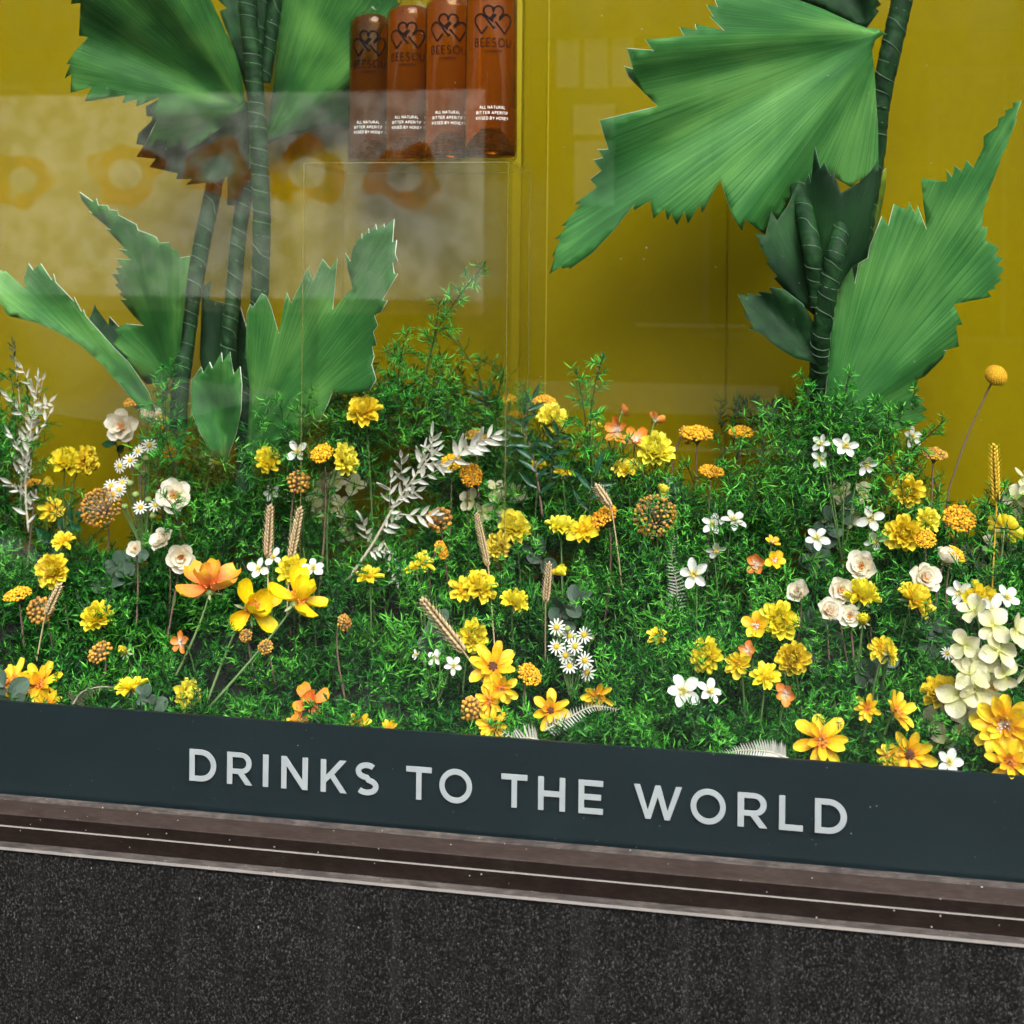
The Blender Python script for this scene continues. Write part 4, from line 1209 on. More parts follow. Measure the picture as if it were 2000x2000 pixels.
S(1775, 957, 64, 'F', 'topmost yellow strawflower of the right hand group')
S(1767, 1041, 66, 'F', 'yellow strawflower facing front below the topmost one at right')
S(1815, 1015, 46, 'FR', 'small lemon strawflower between two large ones at right', mat='straw_lemon')
S(1684, 1156, 66, 'U', 'yellow strawflower with pale drooping sepals beside the cream roses')
S(1793, 1166, 70, 'UR', 'deep yellow strawflower tilted right below a cream rose')
S(1916, 1172, 64, 'FR', 'yellow strawflower among the white blossoms at far right')
S(1522, 1211, 64, 'F', 'yellow strawflower touching a peach centred blossom at right')
S(1548, 1286, 66, 'F', 'bright yellow strawflower lowest of the front group right of centre')
S(1377, 1279, 62, 'FL', 'yellow strawflower leaning left above the white four petalled pair')
S(1686, 1211, 40, 'FU', 'small round yellow strawflower bud under the cream roses', 'b')
S(1963, 1029, 62, 'B', 'yellow strawflower seen from behind with green star at far right')
S(1439, 1297, 52, 'FL', 'ragged yellow strawflower low, left of a dark leaf', 'o')
S(1496, 1318, 54, 'FU', 'ragged yellow strawflower below the bright front one', 'o')
S(1717, 1266, 46, 'FL', 'left of two thin yellow strawflowers seen edge-on at right', 'o')
S(1746, 1277, 46, 'R', 'right of two thin yellow strawflowers seen edge-on at right', 'o')
S(1836, 1350, 70, 'FU', 'orange yellow strawflower at the left edge of the cream hydrangea')
S(254, 1334, 60, 'U', 'yellow strawflower with a drooping petal just above the band at left', 'o')
S(369, 1356, 62, 'R', 'yellow strawflower turned right just above the band at left', 'n', mat='straw_lemon')
S(242, 1272, 34, 'FU', 'small dull yellow bud in shade near the left band', 'b', mat='straw_lemon')

# ------------------------------------------------------------------ yarrow and tansy heads
def blob_head(seed, n, flat, rad, mode):
    random.seed(seed)
    mb = MB()
    v0, f0 = ICO1
    lobes = [(random.uniform(0, 6.28), random.uniform(.2, .75)) for _ in range(7)]
    for k in range(n):
        a = k * 2.39996
        if mode == 'flat':
            r = math.sqrt((k + .5) / n)
            bump = max(0, 1 - min(math.hypot(r * math.cos(a) - q * math.cos(b), r * math.sin(a) - q * math.sin(b)) for b, q in lobes) * 2.2)
            c = (r * math.cos(a), r * math.sin(a), flat * (1 - r * r) + .12 * bump)
        else:
            z = 1 - 1.55 * (k + .5) / n
            r = math.sqrt(max(0, 1 - z * z))
            c = (r * math.cos(a) * .95, r * math.sin(a) * .95, z * .8)
        j = .06
        c = np.array(c) + np.array([random.uniform(-j, j) for _ in range(3)])
        q = rad * random.uniform(.75, 1.25)
        mb.add(v0 * np.array([q, q, q * .9]) + c, f0, np.full(len(v0), .5))
    return mb.mesh('floret_cluster')
def stalk_head(n, flat, mode):
    mb = MB()
    for k in range(n):
        a = k * 2.39996
        r = math.sqrt((k + .5) / n) * .88
        e_ = Vector((r * math.cos(a), r * math.sin(a), flat * (1 - r * r) - .03)) if mode == 'flat' else Vector((r * math.cos(a), r * math.sin(a), .62 * math.sqrt(max(0, 1 - r * r)) - .1))
        v, f, t = tube([Vector((0, 0, -.75)), Vector((r * .45 * math.cos(a), r * .45 * math.sin(a), -.28)), e_], [.035, .028, .025], 4)
        mb.add(v, f, t)
    return mb.mesh('stalk_fan')
YAR = [blob_head(61 + i, 130, .30, .105, 'flat') for i in range(3)]
YSTALK = stalk_head(16, .28, 'flat')
TAN = [blob_head(71 + i, 120, .5, .085, 'ball') for i in range(2)]
TSTALK = stalk_head(34, .5, 'ball')
BEADS = [blob_head(81 + i, 46, .5, .19, 'ball') for i in range(2)]
def yarrow(px, py, d, face, label, kind='y', Y=None, foot=None, mat=None):
    p, ax, s = head_at(px, py, d, face, Y)
    r = empty({'y': 'yarrow', 't': 'dried_tansy', 'b': 'dried_berry_head'}[kind], foot if foot is not None else foot_of(p, .02))
    tag(r, label, {'y': 'yarrow', 't': 'tansy', 'b': 'dried flower'}[kind], {'y': 'orange yarrow heads', 't': 'dried tansy heads', 'b': 'dried bead heads'}[kind])
    m = Matrix.Translation(-r.location) @ axis_mtx(p, ax, s, random.uniform(0, 6))
    ms, mt = {'y': (random.choice(YAR), 'yarrow'), 't': (random.choice(TAN), 'tansy'), 'b': (random.choice(BEADS), 'beads')}[kind]
    obj('floret_cluster', ms, M[mat or mt], r, m, kind='stuff')
    obj('stalk_fan', YSTALK if kind == 'y' else TSTALK, M['straw_stalk'], r, m, kind='stuff')
    make_stem(r, p - ax * s * .72, ax, .0013, M['brown_stem'], bow=.2)
    return r
Y_ = yarrow
Y_(268, 784, 52, 'U', 'orange yarrow head above the white rose at left')
Y_(337, 756, 56, 'U', 'flat orange yarrow highest at left, against a paper leaf')
Y_(63, 944, 34, 'U', 'little orange yarrow by the pale dried spray at far left')
Y_(318, 822, 32, 'RU', 'small orange yarrow peeping right of the side-on white rose')
Y_(331, 882, 32, 'FU', 'small orange yarrow right of the daisy clump')
Y_(34, 1162, 52, 'U', 'flat orange yarrow on a leaning stalk at the left edge')
Y_(629, 886, 46, 'FU', 'orange yarrow on a long brown stem left of a lemon strawflower', Y=.325)
Y_(1063, 784, 46, 'U', 'flat orange yarrow topping the middle of the bed')
Y_(930, 850, 44, 'U', 'brownish orange yarrow behind the white dried leaves', mat='tansy')
Y_(882, 904, 42, 'FU', 'left of two small orange yarrows beside the white spray')
Y_(920, 928, 46, 'FR', 'right of two small orange yarrows, stem curving down')
Y_(1178, 1010, 62, 'UL', 'largest orange yarrow, in front of the lemon strawflowers in the middle')
Y_(861, 1074, 38, 'RU', 'small orange yarrow right of a beaded head near the white spray')
Y_(1010, 812, 34, 'U', 'small orange yarrow left of the dark ruscus leaves')
Y_(1362, 848, 62, 'U', 'tall orange yarrow against the yellow panel, right of centre')
Y_(1447, 845, 48, 'U', 'tall orange yarrow right of the panel seam')
Y_(1390, 921, 48, 'U', 'orange yarrow on a long thin stalk in front of the panel seam', Y=.36)
Y_(1825, 888, 52, 'U', 'rust brown yarrow on a forked stalk at right', mat='tansy')
Y_(1874, 1013, 62, 'FU', 'big orange yarrow right of the yellow strawflowers at right')
Y_(1807, 1053, 42, 'FU', 'orange yarrow squeezed under the strawflowers at right')
Y_(1934, 1340, 32, 'F', 'small rust orange yarrow in the dark behind the cream hydrangea')
Y_(1868, 1083, 40, 'UR', 'shaded round orange yarrow behind a cream rose bud at right')
Y_(197, 991, 80, 'FU', 'round brown dried tansy head under the white daisies at left', 't')
Y_(1279, 1008, 86, 'FU', 'big round dried tansy head in the middle right', 't')
Y_(857, 1015, 48, 'FU', 'golden beaded head beside the white dried spray', 'b')
Y_(583, 942, 44, 'UR', 'brown beaded head above the upright wheat ears', 'b', Y=.32)
Y_(79, 1193, 48, 'F', 'shaded brown beaded head under the orange yarrow at left edge', 'b')
Y_(196, 1275, 44, 'UL', 'pale orange dried head lying on a long bare stalk at left', 'b')
Y_(672, 1216, 30, 'R', 'tiny dried brown head right of the golden cosmos', 'b')
Y_(519, 1264, 28, 'FU', 'tiny dried orange head below the cosmos, right one', 'b')
Y_(480, 1242, 24, 'FU', 'tiny dried orange head below the cosmos, left one', 'b')
Y_(919, 1385, 46, 'R', 'dry orange head on a lying stalk above the word TO', 'b')
Y_(1035, 1318, 50, 'UR', 'dry orange head with loose beads near the bottom middle', 'y')
Y_(1340, 850, 34, 'RU', 'round gold head hiding behind the tall orange yarrow', 'b', Y=.48)

# ------------------------------------------------------------------ craspedia ball
p, ax, s = head_at(1945, 733, 44, 'UR', .44)
r = empty('billy_button', P(1846, 1010, .46).copy()); r.location.z = bed_z(r.location.x, .46)
tag(r, 'single round yellow billy button on a tall bare stalk at right', 'flower')
mb = MB(); v0, f0 = ICO1
mb.add(ICO2[0] * np.array([.92, .92, .8]), ICO2[1])
for k in range(230):
    z = 1 - 2 * (k + .5) / 230; q = math.sqrt(1 - z * z); a = k * 2.39996
    mb.add(v0 * .075 + np.array([q * math.cos(a) * .95, q * math.sin(a) * .95, z * .82]), f0)
obj('ball', mb.mesh('ball'), M['bill'], r, Matrix.Translation(-r.location) @ axis_mtx(p, ax, s), kind='stuff')
pts = curve_pts([p, P(1926, 770, .445), P(1890, 850, .45), P(1866, 920, .455), P(1848, 1000, .46), r.location], 16)
v, f, t = tube([q - r.location for q in pts], .0014, 6)
obj('stem', mesh('stem', v, f), M['brown_stem'], r)

# ------------------------------------------------------------------ flowers with separate petals
PET = {
    'cosmos': [petal_mesh(w=.68, nl=6, nw=2, cup=.26, curl=.26, base=.22, notch=.10, wide=.72), petal_mesh(w=.62, nl=6, nw=2, cup=.35, curl=.16, base=.22, notch=.08, wide=.7)],
    'ray': [petal_mesh(w=.46, nl=5, nw=2, cup=.30, curl=.14, base=.34, wide=.62), petal_mesh(w=.52, nl=5, nw=2, cup=.26, curl=-.18, base=.34, wide=.66), petal_mesh(w=.42, nl=5, nw=2, cup=.42, curl=.30, base=.36, wide=.6)],
    'round': [petal_mesh(w=.80, nl=5, nw=2, cup=.30, curl=.22, base=.25, wide=.6), petal_mesh(w=.74, nl=5, nw=2, cup=.2, curl=-.1, base=.25, wide=.6)],
    'white': [petal_mesh(w=.66, nl=5, nw=2, cup=.25, curl=.10, base=.2, wide=.6), petal_mesh(w=.62, nl=5, nw=2, cup=.3, curl=-.15, base=.2, wide=.6)],
    'hyd': [petal_mesh(w=.92, nl=5, nw=2, cup=.22, curl=-.12, base=.2, wide=.58, wob=.05), petal_mesh(w=.86, nl=5, nw=2, cup=.18, curl=.2, base=.2, wide=.58, wob=-.05)],
    'rose': [petal_mesh(w=1.0, nl=5, nw=2, cup=.18, curl=.12, base=.35, wide=.6, wob=.07), petal_mesh(w=.95, nl=5, nw=2, cup=.22, curl=.24, base=.35, wide=.62, wob=-.04)],
    'dai': [petal_mesh(w=.30, nl=2, nw=1, cup=.2, curl=-.05, base=.5, wide=.6)],
}
def petals(parent, m, kind, mat, n, el, r0=.1, h0=0.0, ln=1.0, jit=13, ph=0.0, skip=()):
    for k in range(n):
        if k in skip: continue
        obj('petal', random.choice(PET[kind]), M[mat], parent, m @ petal_m(ph + 2 * math.pi * k / n + R(random.uniform(-jit, jit)) * .6, R(el + random.uniform(-jit, jit)), r0, h0, ln * random.uniform(.9, 1.08), random.uniform(.9, 1.1), R(random.uniform(-jit, jit))))
def dome(r, h, seg=10):
    return lathe([(r, 0), (r * .92, h * .45), (r * .6, h * .85), (0, h)], seg)
v, f = dome(.2, .14, 12); DISC = mesh('centre', v, f)
v, f = dome(.26, .20, 12); EYE_M = mesh('centre', v, f)
def stamens(n, L, sp):
    mb = MB()
    for k in range(n):
        a = random.uniform(0, 6.28); q = sp * math.sqrt(random.random())
        e_ = Vector((q * math.cos(a), q * math.sin(a), L * random.uniform(.75, 1.1)))
        v, f, t = tube([Vector((0, 0, 0)), e_ * .6 + Vector((0, 0, .05)), e_], [.018, .016, .014], 3)
        mb.add(v, f, t)
        mb.add(ICO1[0] * .035 + np.array(e_), ICO1[1])
    return mb.mesh('stamens')
STAM = stamens(22, .42, .30)
STAM_R = stamens(26, .26, .26)

def single(name, cat, group, label, px, py, d, face, kind, mat, rings, centre, cmat, stem=.0013, smat='green_stem', Y=None, foot=None, cal=True):
    p, ax, s = head_at(px, py, d, face, Y)
    r = empty(name, foot if foot is not None else foot_of(p))
    tag(r, label, cat, group)
    m = Matrix.Translation(-r.location) @ axis_mtx(p, ax, s, random.uniform(0, 6))
    for (n, el, r0, h0, ln) in rings: petals(r, m, kind, mat, n, el, r0, h0, ln, ph=random.random())
    if centre is not None: obj('centre', centre, M[cmat], r, m, kind='stuff')
    if cal: obj('calyx', CALYX_SMALL, M['calyx'], r, m, kind='stuff')
    make_stem(r, p - ax * s * .12, ax, stem, M[smat])
    return r
G = 'golden cosmos flowers'
def cosmos(px, py, d, face, label, mat='cosmos_y', open_=35, foot=None, Y=None):
    return single('cosmos', 'cosmos', G, label, px, py, d * 1.12, face, 'cosmos', mat, [(4, open_ + 26, .08, .03, .86), (4, open_ - 22, .1, 0, 1.0)], STAM_R, 'rose_mid', .0016, 'green_stem', Y, foot)
def px_foot(px, py, Y):
    q = P(px, py, Y).copy(); q.z = max(q.z, ZF - .01); return q
cosmos(408, 1152, 118, (0, .30, 1), 'coral orange cosmos cup seen from the side, leftmost of three', 'cosmos', 34, px_foot(343, 1320, .16), .25)
cosmos(487, 1190, 112, (.75, .45, .35), 'golden cosmos with one hanging petal, middle of three', 'cosmos_y', 28, px_foot(400, 1385, .13), .22)
cosmos(578, 1176, 116, (.45, .15, .85), 'golden cosmos cup leaning right, rightmost of three', 'cosmos_y', 36, px_foot(408, 1382, .12), .21)
cosmos(607, 1374, 74, (.1, .75, .65), 'apricot cosmos just above the band over the letters NK', 'cosmos', 38)
cosmos(585, 1412, 50, (-.3, .6, .7), 'low apricot cosmos cut off by the band, beneath another', 'cosmos', 30)

def rud(px, py, d, face, label, mat='rud', rings=None, eye='rose_mid', Y=None):
    return single('ray_daisy', 'daisy', 'golden ray daisies along the band', label, px, py, d, face, 'ray', mat, rings or [(random.choice((7, 8, 9)), random.uniform(-4, 14), .14, 0, .95), (random.choice((5, 6, 7)), random.uniform(24, 42), .12, .03, random.uniform(.6, .82))], EYE_M if eye == 'eye' else STAM_R, eye, .0014, 'green_stem', Y)
rud(24, 1334, 92, (-.2, .35, .9), 'golden ray daisy cup cut by the left edge of the picture')
rud(78, 1338, 84, (.3, .6, .7), 'golden ray daisy right of the one at the left edge')
rud(95, 1378, 60, (.2, .9, .4), 'low golden ray daisy half hidden by the band at far left')
rud(962, 1303, 92, (.05, .8, .6), 'golden ray daisy with brown eye, topmost above the word TO', eye='eye')
rud(978, 1345, 66, (.4, .9, .2), 'yellow ray daisy just under the brown eyed one')
rud(957, 1368, 58, (-.3, .9, .3), 'small yellow ray daisy, left in the middle bottom group')
rud(963, 1415, 62, (0, .9, .4), 'low yellow ray daisy at the band above the word THE')
rud(1075, 1388, 74, (.2, .9, .35), 'orange ray daisy behind the pale fern frond', eye='eye')
rud(1167, 1358, 64, (.1, .9, -.1), 'orange ray daisy above the tip of the pale fern frond')
rud(1604, 1446, 106, (.1, .85, .4), 'large yellow ray daisy at the band right of the long fern frond')
rud(1749, 1392, 84, (.6, .55, .5), 'orange yellow ray daisy turned right near the right bottom')
rud(1776, 1474, 94, (.1, .9, .35), 'ray daisy with a deep dark centre at the band, lower right', eye='eye')
rud(1962, 1418, 120, (-.35, .9, .3), 'biggest orange ray daisy at the right edge', rings=[(11, 6, .16, 0, .95), (11, 22, .14, .04, .85), (9, 42, .1, .06, .62)], eye='stamen_w')
rud(1972, 1490, 92, (-.3, .9, .3), 'orange ray daisy under the biggest one at the right edge')
rud(1695, 1384, 54, (-.3, .9, .4), 'small orange ray daisy half hidden in fern, lower right')
rud(1735, 1475, 44, (-.4, .8, .5), 'little yellow ray daisy at the band left of the dark centred one')
rud(700, 1415, 48, (0, .8, .5), 'small yellow ray daisy at the band above letter S')
rud(760, 1425, 36, (.2, .8, .5), 'tiny yellow ray daisy at the band right of the letter S')

def peach(px, py, d, face, label, mat='peach', Y=None):
    return single('coral_blossom', 'blossom', 'small coral and peach blossoms', label, px, py, d, face, 'round', mat, [(5, 22, .1, 0, 1.0)], STAM_R, 'stamen_w', .001, 'green_stem', Y)
peach(1208, 842, 54, (-.5, .8, .5), 'peach blossom with white stamens, left of the coral group', 'peach', .45)
peach(1240, 862, 58, (.1, .55, .8), 'coral blossom touching the lemon strawflower right of centre', 'peach', .445)
peach(1279, 822, 40, (.3, -.8, .4), 'coral blossom seen from behind, high above the lemon strawflower', 'peach', .46)
peach(1215, 806, 32, (.7, -.3, .6), 'small coral blossom at the top of the coral group', 'peach', .47)
peach(1476, 1101, 42, (0, 1, .3), 'small peach cup blossom in the right hand fern, left of its twin')
peach(1512, 1095, 42, (.3, .8, .5), 'small yellow cup blossom right of the peach cup', 'rud')
peach(1476, 1223, 56, (-.2, .9, .4), 'orange yellow blossom with white centre beside a strawflower', 'rud')
peach(1507, 1060, 32, (.4, .5, .8), 'tiny orange blossom deep in the right hand fern', 'rud')
peach(1460, 1270, 40, (-.2, .9, .2), 'shaded peach blossom between yellow strawflowers at front right')
peach(1534, 1354, 46, (0, 1, .2), 'orange blossom low under the front yellow strawflowers')
peach(355, 1255, 44, (-.4, .8, .2), 'dusky coral blossom in the shade under the coral cosmos')

# ------------------------------------------------------------------ cream roses
def rose(px, py, d, face, label, open_=1.0, Y=None):
    p, ax, s = head_at(px, py, d, face, Y)
    r = empty('cream_rose', foot_of(p)); tag(r, label, 'rose', 'cream roses')
    m = Matrix.Translation(-r.location) @ axis_mtx(p, ax, s, random.uniform(0, 6))
    o = open_
    petals(r, m, 'rose', 'cream_petal', 5, 0 + 46 * (1 - o), .05, -.02, 1.05, 9)
    petals(r, m, 'rose', 'cream_petal', 5, 20 + 42 * (1 - o), .06, .02, .86, 9, .6)
    petals(r, m, 'rose', 'cream_petal', 4, 42 + 34 * (1 - o), .05, .05, .62, 9, .2)
    obj('stamens', STAM_R, M['rose_mid'], r, m @ Matrix.Translation((0, 0, .12)), kind='stuff')
    obj('calyx', CALYX_SMALL, M['calyx'], r, m, kind='stuff')
    make_stem(r, p - ax * s * .1, ax, .0013, M['brown_stem'])
rose(239, 832, 62, (.05, 1, .15), 'open cream rose with orange heart, top left of the bed')
rose(293, 815, 54, (.75, .35, .6), 'cream rose turned right, beside the open one at top left', .7)
rose(342, 969, 64, (.1, .9, .3), 'cream rose with orange heart right of the daisy clump')
rose(320, 1057, 52, (-.3, .8, .6), 'cream rose, upper left of the touching pair at left', .55)
rose(354, 1088, 60, (.4, .85, .1), 'cream rose, lower right of the touching pair at left', .7)
rose(1684, 1107, 62, (-.2, .85, .4), 'half open cream rose with orange heart above the right strawflowers', .7)
rose(1844, 1098, 56, (.3, .4, .9), 'closed cream rose bud at right, right of the orange yarrow', .1)
rose(1803, 1131, 64, (.3, .75, .5), 'cream rose behind the deep yellow tilted strawflower', .75)
rose(1640, 1153, 54, (.2, .9, .3), 'cream rose left of the strawflower with pale sepals', .8)
rose(1619, 1197, 54, (.2, .7, .6), 'cream rose, lowest of the right hand cluster', .4)
rose(1660, 1203, 44, (-.1, .9, .3), 'pale brown tinged cream rose behind the small strawflower bud', .8)
rose(1562, 1160, 54, (-.3, .8, .5), 'crumpled white rose left of the cream cluster', .3)
rose(265, 1073, 34, (.2, .8, .4), 'small pale rose in the shade left of the touching pair', .5)

# ------------------------------------------------------------------ white blossom sprays (four or five petals, yellow stamens)
def spray(label, flowers, leaves=(), Y=None, mat='white_petal', stam='stamen'):
    ps = [head_at(x, y, d, fc, Y) for x, y, d, fc in flowers]
    c = sum((q[0] for q in ps), Vector()) / len(ps)
    r = empty('white_blossom_spray', foot_of(c, .02)); tag(r, label, 'blossom', 'white blossom sprays')
    fork = c.lerp(r.location, .45)
    for p, ax, s in ps:
        m = Matrix.Translation(-r.location) @ axis_mtx(p, ax, s, random.uniform(0, 6))
        b = obj('blossom', STAM, M[stam], r, m)
        petals(b, Matrix(), 'white', mat, random.choice((4, 5, 5)), 16, .06, 0, 1.0, 12)
        pts = curve_pts([p - ax * s * .05, p - ax * s * .8, fork], 6)
        v, f, t = tube([q - r.location for q in pts], .0009, 5)
        obj('stalk', mesh('stalk', v, f), M['green_stem'], r)
    v, f, t = tube(curve_pts([fork - r.location, (fork - r.location) * .5 + Vector((.004, 0, 0)), Vector((0, 0, 0))], 5), .0012, 5)
    obj('stem', mesh('stem', v, f), M['green_stem'], r)
    for (x, y, L, ang, tw) in leaves:
        q = P(x, y, (Yd(y) if Y is None else Y) + .004)
        lm = Matrix.Translation(q - r.location) @ Matrix.Rotation(R(90), 4, 'X') @ Matrix.Rotation(R(ang), 4, 'Z') @ Matrix.Rotation(R(tw), 4, 'Y') @ Matrix.Scale(msz(L, q), 4)
        obj('leaf', LEAF['broad'], M['ruscus'], r, lm)
LEAF = {'broad': petal_mesh('leaf', w=.52, nl=6, nw=2, cup=.2, curl=-.18, point=1, base=.1, wide=.42), 'lance': petal_mesh('leaf', w=.24, nl=6, nw=1, cup=.4, curl=-.12, point=1, base=.12, wide=.4),
        'round': petal_mesh('leaf', w=.88, nl=5, nw=2, cup=.15, curl=-.1, base=.25, wide=.5), 'thin': petal_mesh('leaf', w=.30, nl=5, nw=1, cup=.5, curl=.15, point=1, base=.1, wide=.38)}
spray('pair of white blossoms with yellow stamens under the left wheat ear', [(507, 1112, 46, (-.1, .9, .5)), (534, 1090, 40, (.3, .7, .7))], [(548, 1120, 42, -40, 20)])
spray('white blossom behind the yellow strawflower, right of the wheat ears', [(612, 1112, 46, (.2, .6, .8))])
spray('white blossom above the brown beaded head', [(583, 882, 46, (0, .9, .3))], Y=.335)
spray('small white blossom left of the brown beaded head', [(532, 965, 36, (0, .7, .5))])
spray('two white blossoms on the left of the right hand fern', [(1392, 1026, 46, (-.2, .6, .7)), (1432, 1018, 48, (.3, .5, .8))])
spray('white blossom hanging under the white pair in the right hand fern', [(1397, 1072, 42, (.2, .6, -.5))])
spray('large white blossom crossed by the thin yarrow stalk', [(1356, 1121, 58, (-.1, .95, .3))])
spray('white blossoms nested in the fern under the right paper leaf', [(1651, 872, 52, (0, .9, .3)), (1690, 905, 44, (.4, .8, -.2)), (1606, 868, 40, (-.5, .8, .4)), (1603, 897, 38, (-.3, .8, .1))], Y=.315)
spray('single white blossom right of the fern under the right paper leaf', [(1780, 853, 42, (.3, .8, .3))], Y=.45)
spray('white blossom with four long petals left of the right strawflowers', [(1700, 1013, 54, (0, 1, .2))])
spray('white drooping blossom under the four petalled one at right', [(1707, 1053, 48, (.1, .8, -.4))])
spray('white blossom in the dark leaves right of the fern mass', [(1597, 1053, 50, (-.1, .7, .6))])
spray('white blossoms around the yellow strawflower at far right', [(1876, 1157, 50, (-.4, .9, .3)), (1938, 1193, 60, (.1, .9, .4)), (1964, 1168, 50, (.3, .7, .6))])
spray('white four petalled pair with green leaves just above the band', [(1336, 1351, 66, (-.15, .85, .5)), (1384, 1352, 54, (.35, .7, .6))], [(1345, 1362, 52, 160, 20), (1372, 1368, 50, -140, 10)])
spray('white blossom at the band in the lower right', [(1853, 1490, 56, (.2, .7, .6))])
spray('small white blossoms lost in the shade left of the bottom daisies', [(852, 1285, 34, (-.4, .6, .5)), (885, 1300, 36, (.4, .7, .2)), (815, 1280, 26, (-.6, .5, .4))])

# ------------------------------------------------------------------ cream hydrangea heads
def hydr(label, cx, cy, dx, dy, n, d, seed, Y=None, dep=.03):
    random.seed(seed)
    c = P(cx, cy, (Yd(cy) if Y is None else Y))
    r = empty('cream_hydrangea', foot_of(c, .02)); tag(r, label, 'hydrangea', 'cream hydrangea heads')
    core = c + Vector((0, .035, -.01))
    for k in range(n):
        a = k * 2.39996; q = math.sqrt((k + .3) / n)
        x, y = cx + dx * q * math.cos(a), cy + dy * q * math.sin(a)
        p = P(x, y, c.y - dep * (1 - q * q) + random.uniform(-.008, .008))
        ax = (view_vec((math.cos(a) * q, .9, -math.sin(a) * q + .25)) + Vector((random.uniform(-.35, .35), 0, random.uniform(-.35, .35)))).normalized()
        s = msz(d / 2 * random.uniform(.85, 1.1), p)
        m = Matrix.Translation(-r.location) @ axis_mtx(p, ax, s, random.uniform(0, 6))
        b = obj('floret', DISC_S, M['stamen'], r, m)
        petals(b, Matrix(), 'hyd', 'hydr', 4, 10, .04, 0, 1.0, 24)
        v, f, t = tube([p - ax * s * .02 - r.location, core - r.location], .0009, 4)
        obj('stalk', mesh('stalk', v, f), M['green_stem'], r)
    make_stem(r, core, (0, 0, 1), .002, M['brown_stem'])
v, f = dome(.09, .07, 8); DISC_S = mesh('floret', v, f)
hydr('large cream hydrangea head at the right edge, front', 1935, 1272, 74, 98, 9, 74, 5, .10)
hydr('cream hydrangea drooping under the front head, lower right', 1893, 1345, 46, 30, 4, 80, 6, .09)
hydr('pale cream hydrangea against the wall at the right edge', 1945, 1105, 58, 52, 7, 74, 7, .40)
hydr('cream hydrangea petals cut by the right edge, near the back', 1998, 962, 26, 30, 3, 60, 8, .40)
hydr('dim cream hydrangea in the shade behind the lower right daisies', 1868, 1430, 44, 60, 5, 80, 9, .12)
hydr('dim cream hydrangea deep behind the white dried spray', 655, 990, 46, 80, 6, 50, 10, .47)
hydr('dim cream hydrangea behind the yarrow stems in the middle', 965, 985, 60, 50, 7, 52, 12, .45)
hydr('cream hydrangea petals behind the right hand stem', 1635, 985, 60, 40, 6, 50, 13, .44)

# ------------------------------------------------------------------ daisy clumps (feverfew)
def daisy_clump(label, heads, buds, foot, d):
    r = empty('feverfew_clump', foot); tag(r, label, 'daisies', 'white feverfew clumps')
    for x, y in heads:
        fc = (random.uniform(-.4, .4), .8, random.uniform(.1, .8))
        p, ax, s = head_at(x, y, d, fc, Yd(foot_py) - .02 + random.uniform(-.012, .012))
        m = Matrix.Translation(-r.location) @ axis_mtx(p, ax, s, random.uniform(0, 6))
        b = obj('blossom', DISC_D, M['disc'], r, m)
        petals(b, Matrix(), 'dai', 'white_petal', 12, -2, .22, .02, .78, 5)
        make_stem(r, p - ax * s * .05, ax, .0008, M['green_stem'], bow=.12, seg=5)
    for x, y in buds:
        p, ax, s = head_at(x, y, 14, 'U', Yd(foot_py) - .015)
        obj('bud', BUD, M['bud'], r, Matrix.Translation(-r.location) @ axis_mtx(p, ax, s))
        make_stem(r, p, ax, .0008, M['green_stem'], bow=.12, seg=5)
v, f = dome(.34, .24, 12); DISC_D = mesh('blossom', v, f)
BUD = mesh('bud', ICO2[0] * np.array([1, 1, .9]), ICO2[1], t=ICO2[0][:, 2] * .5 + .5, rnd=[.5] * len(ICO2[0]))
foot_py = 960
daisy_clump('clump of small white daisies on thin stems, left', [(292, 870), (270, 881), (254, 899), (234, 910), (239, 942), (217, 948), (232, 957), (221, 967), (274, 991), (304, 986)], [(268, 911), (254, 944), (299, 1007), (243, 989), (285, 895), (290, 976), (265, 966)], P(285, 1090, Yd(960)), 30)
foot_py = 1250
daisy_clump('clump of small white daisies low in the middle bed', [(1087, 1225), (1112, 1242), (1141, 1240), (1087, 1263), (1123, 1262), (1105, 1280), (1112, 1301), (1142, 1290), (1147, 1314)], [(1108, 1228), (1092, 1240), (1155, 1246), (1125, 1245)], P(1115, 1370, Yd(1260)), 35)
foot_py = 1275
daisy_clump('single white daisy before a grey eucalyptus leaf at right', [(1850, 1276)], [], P(1846, 1350, .17), 28)

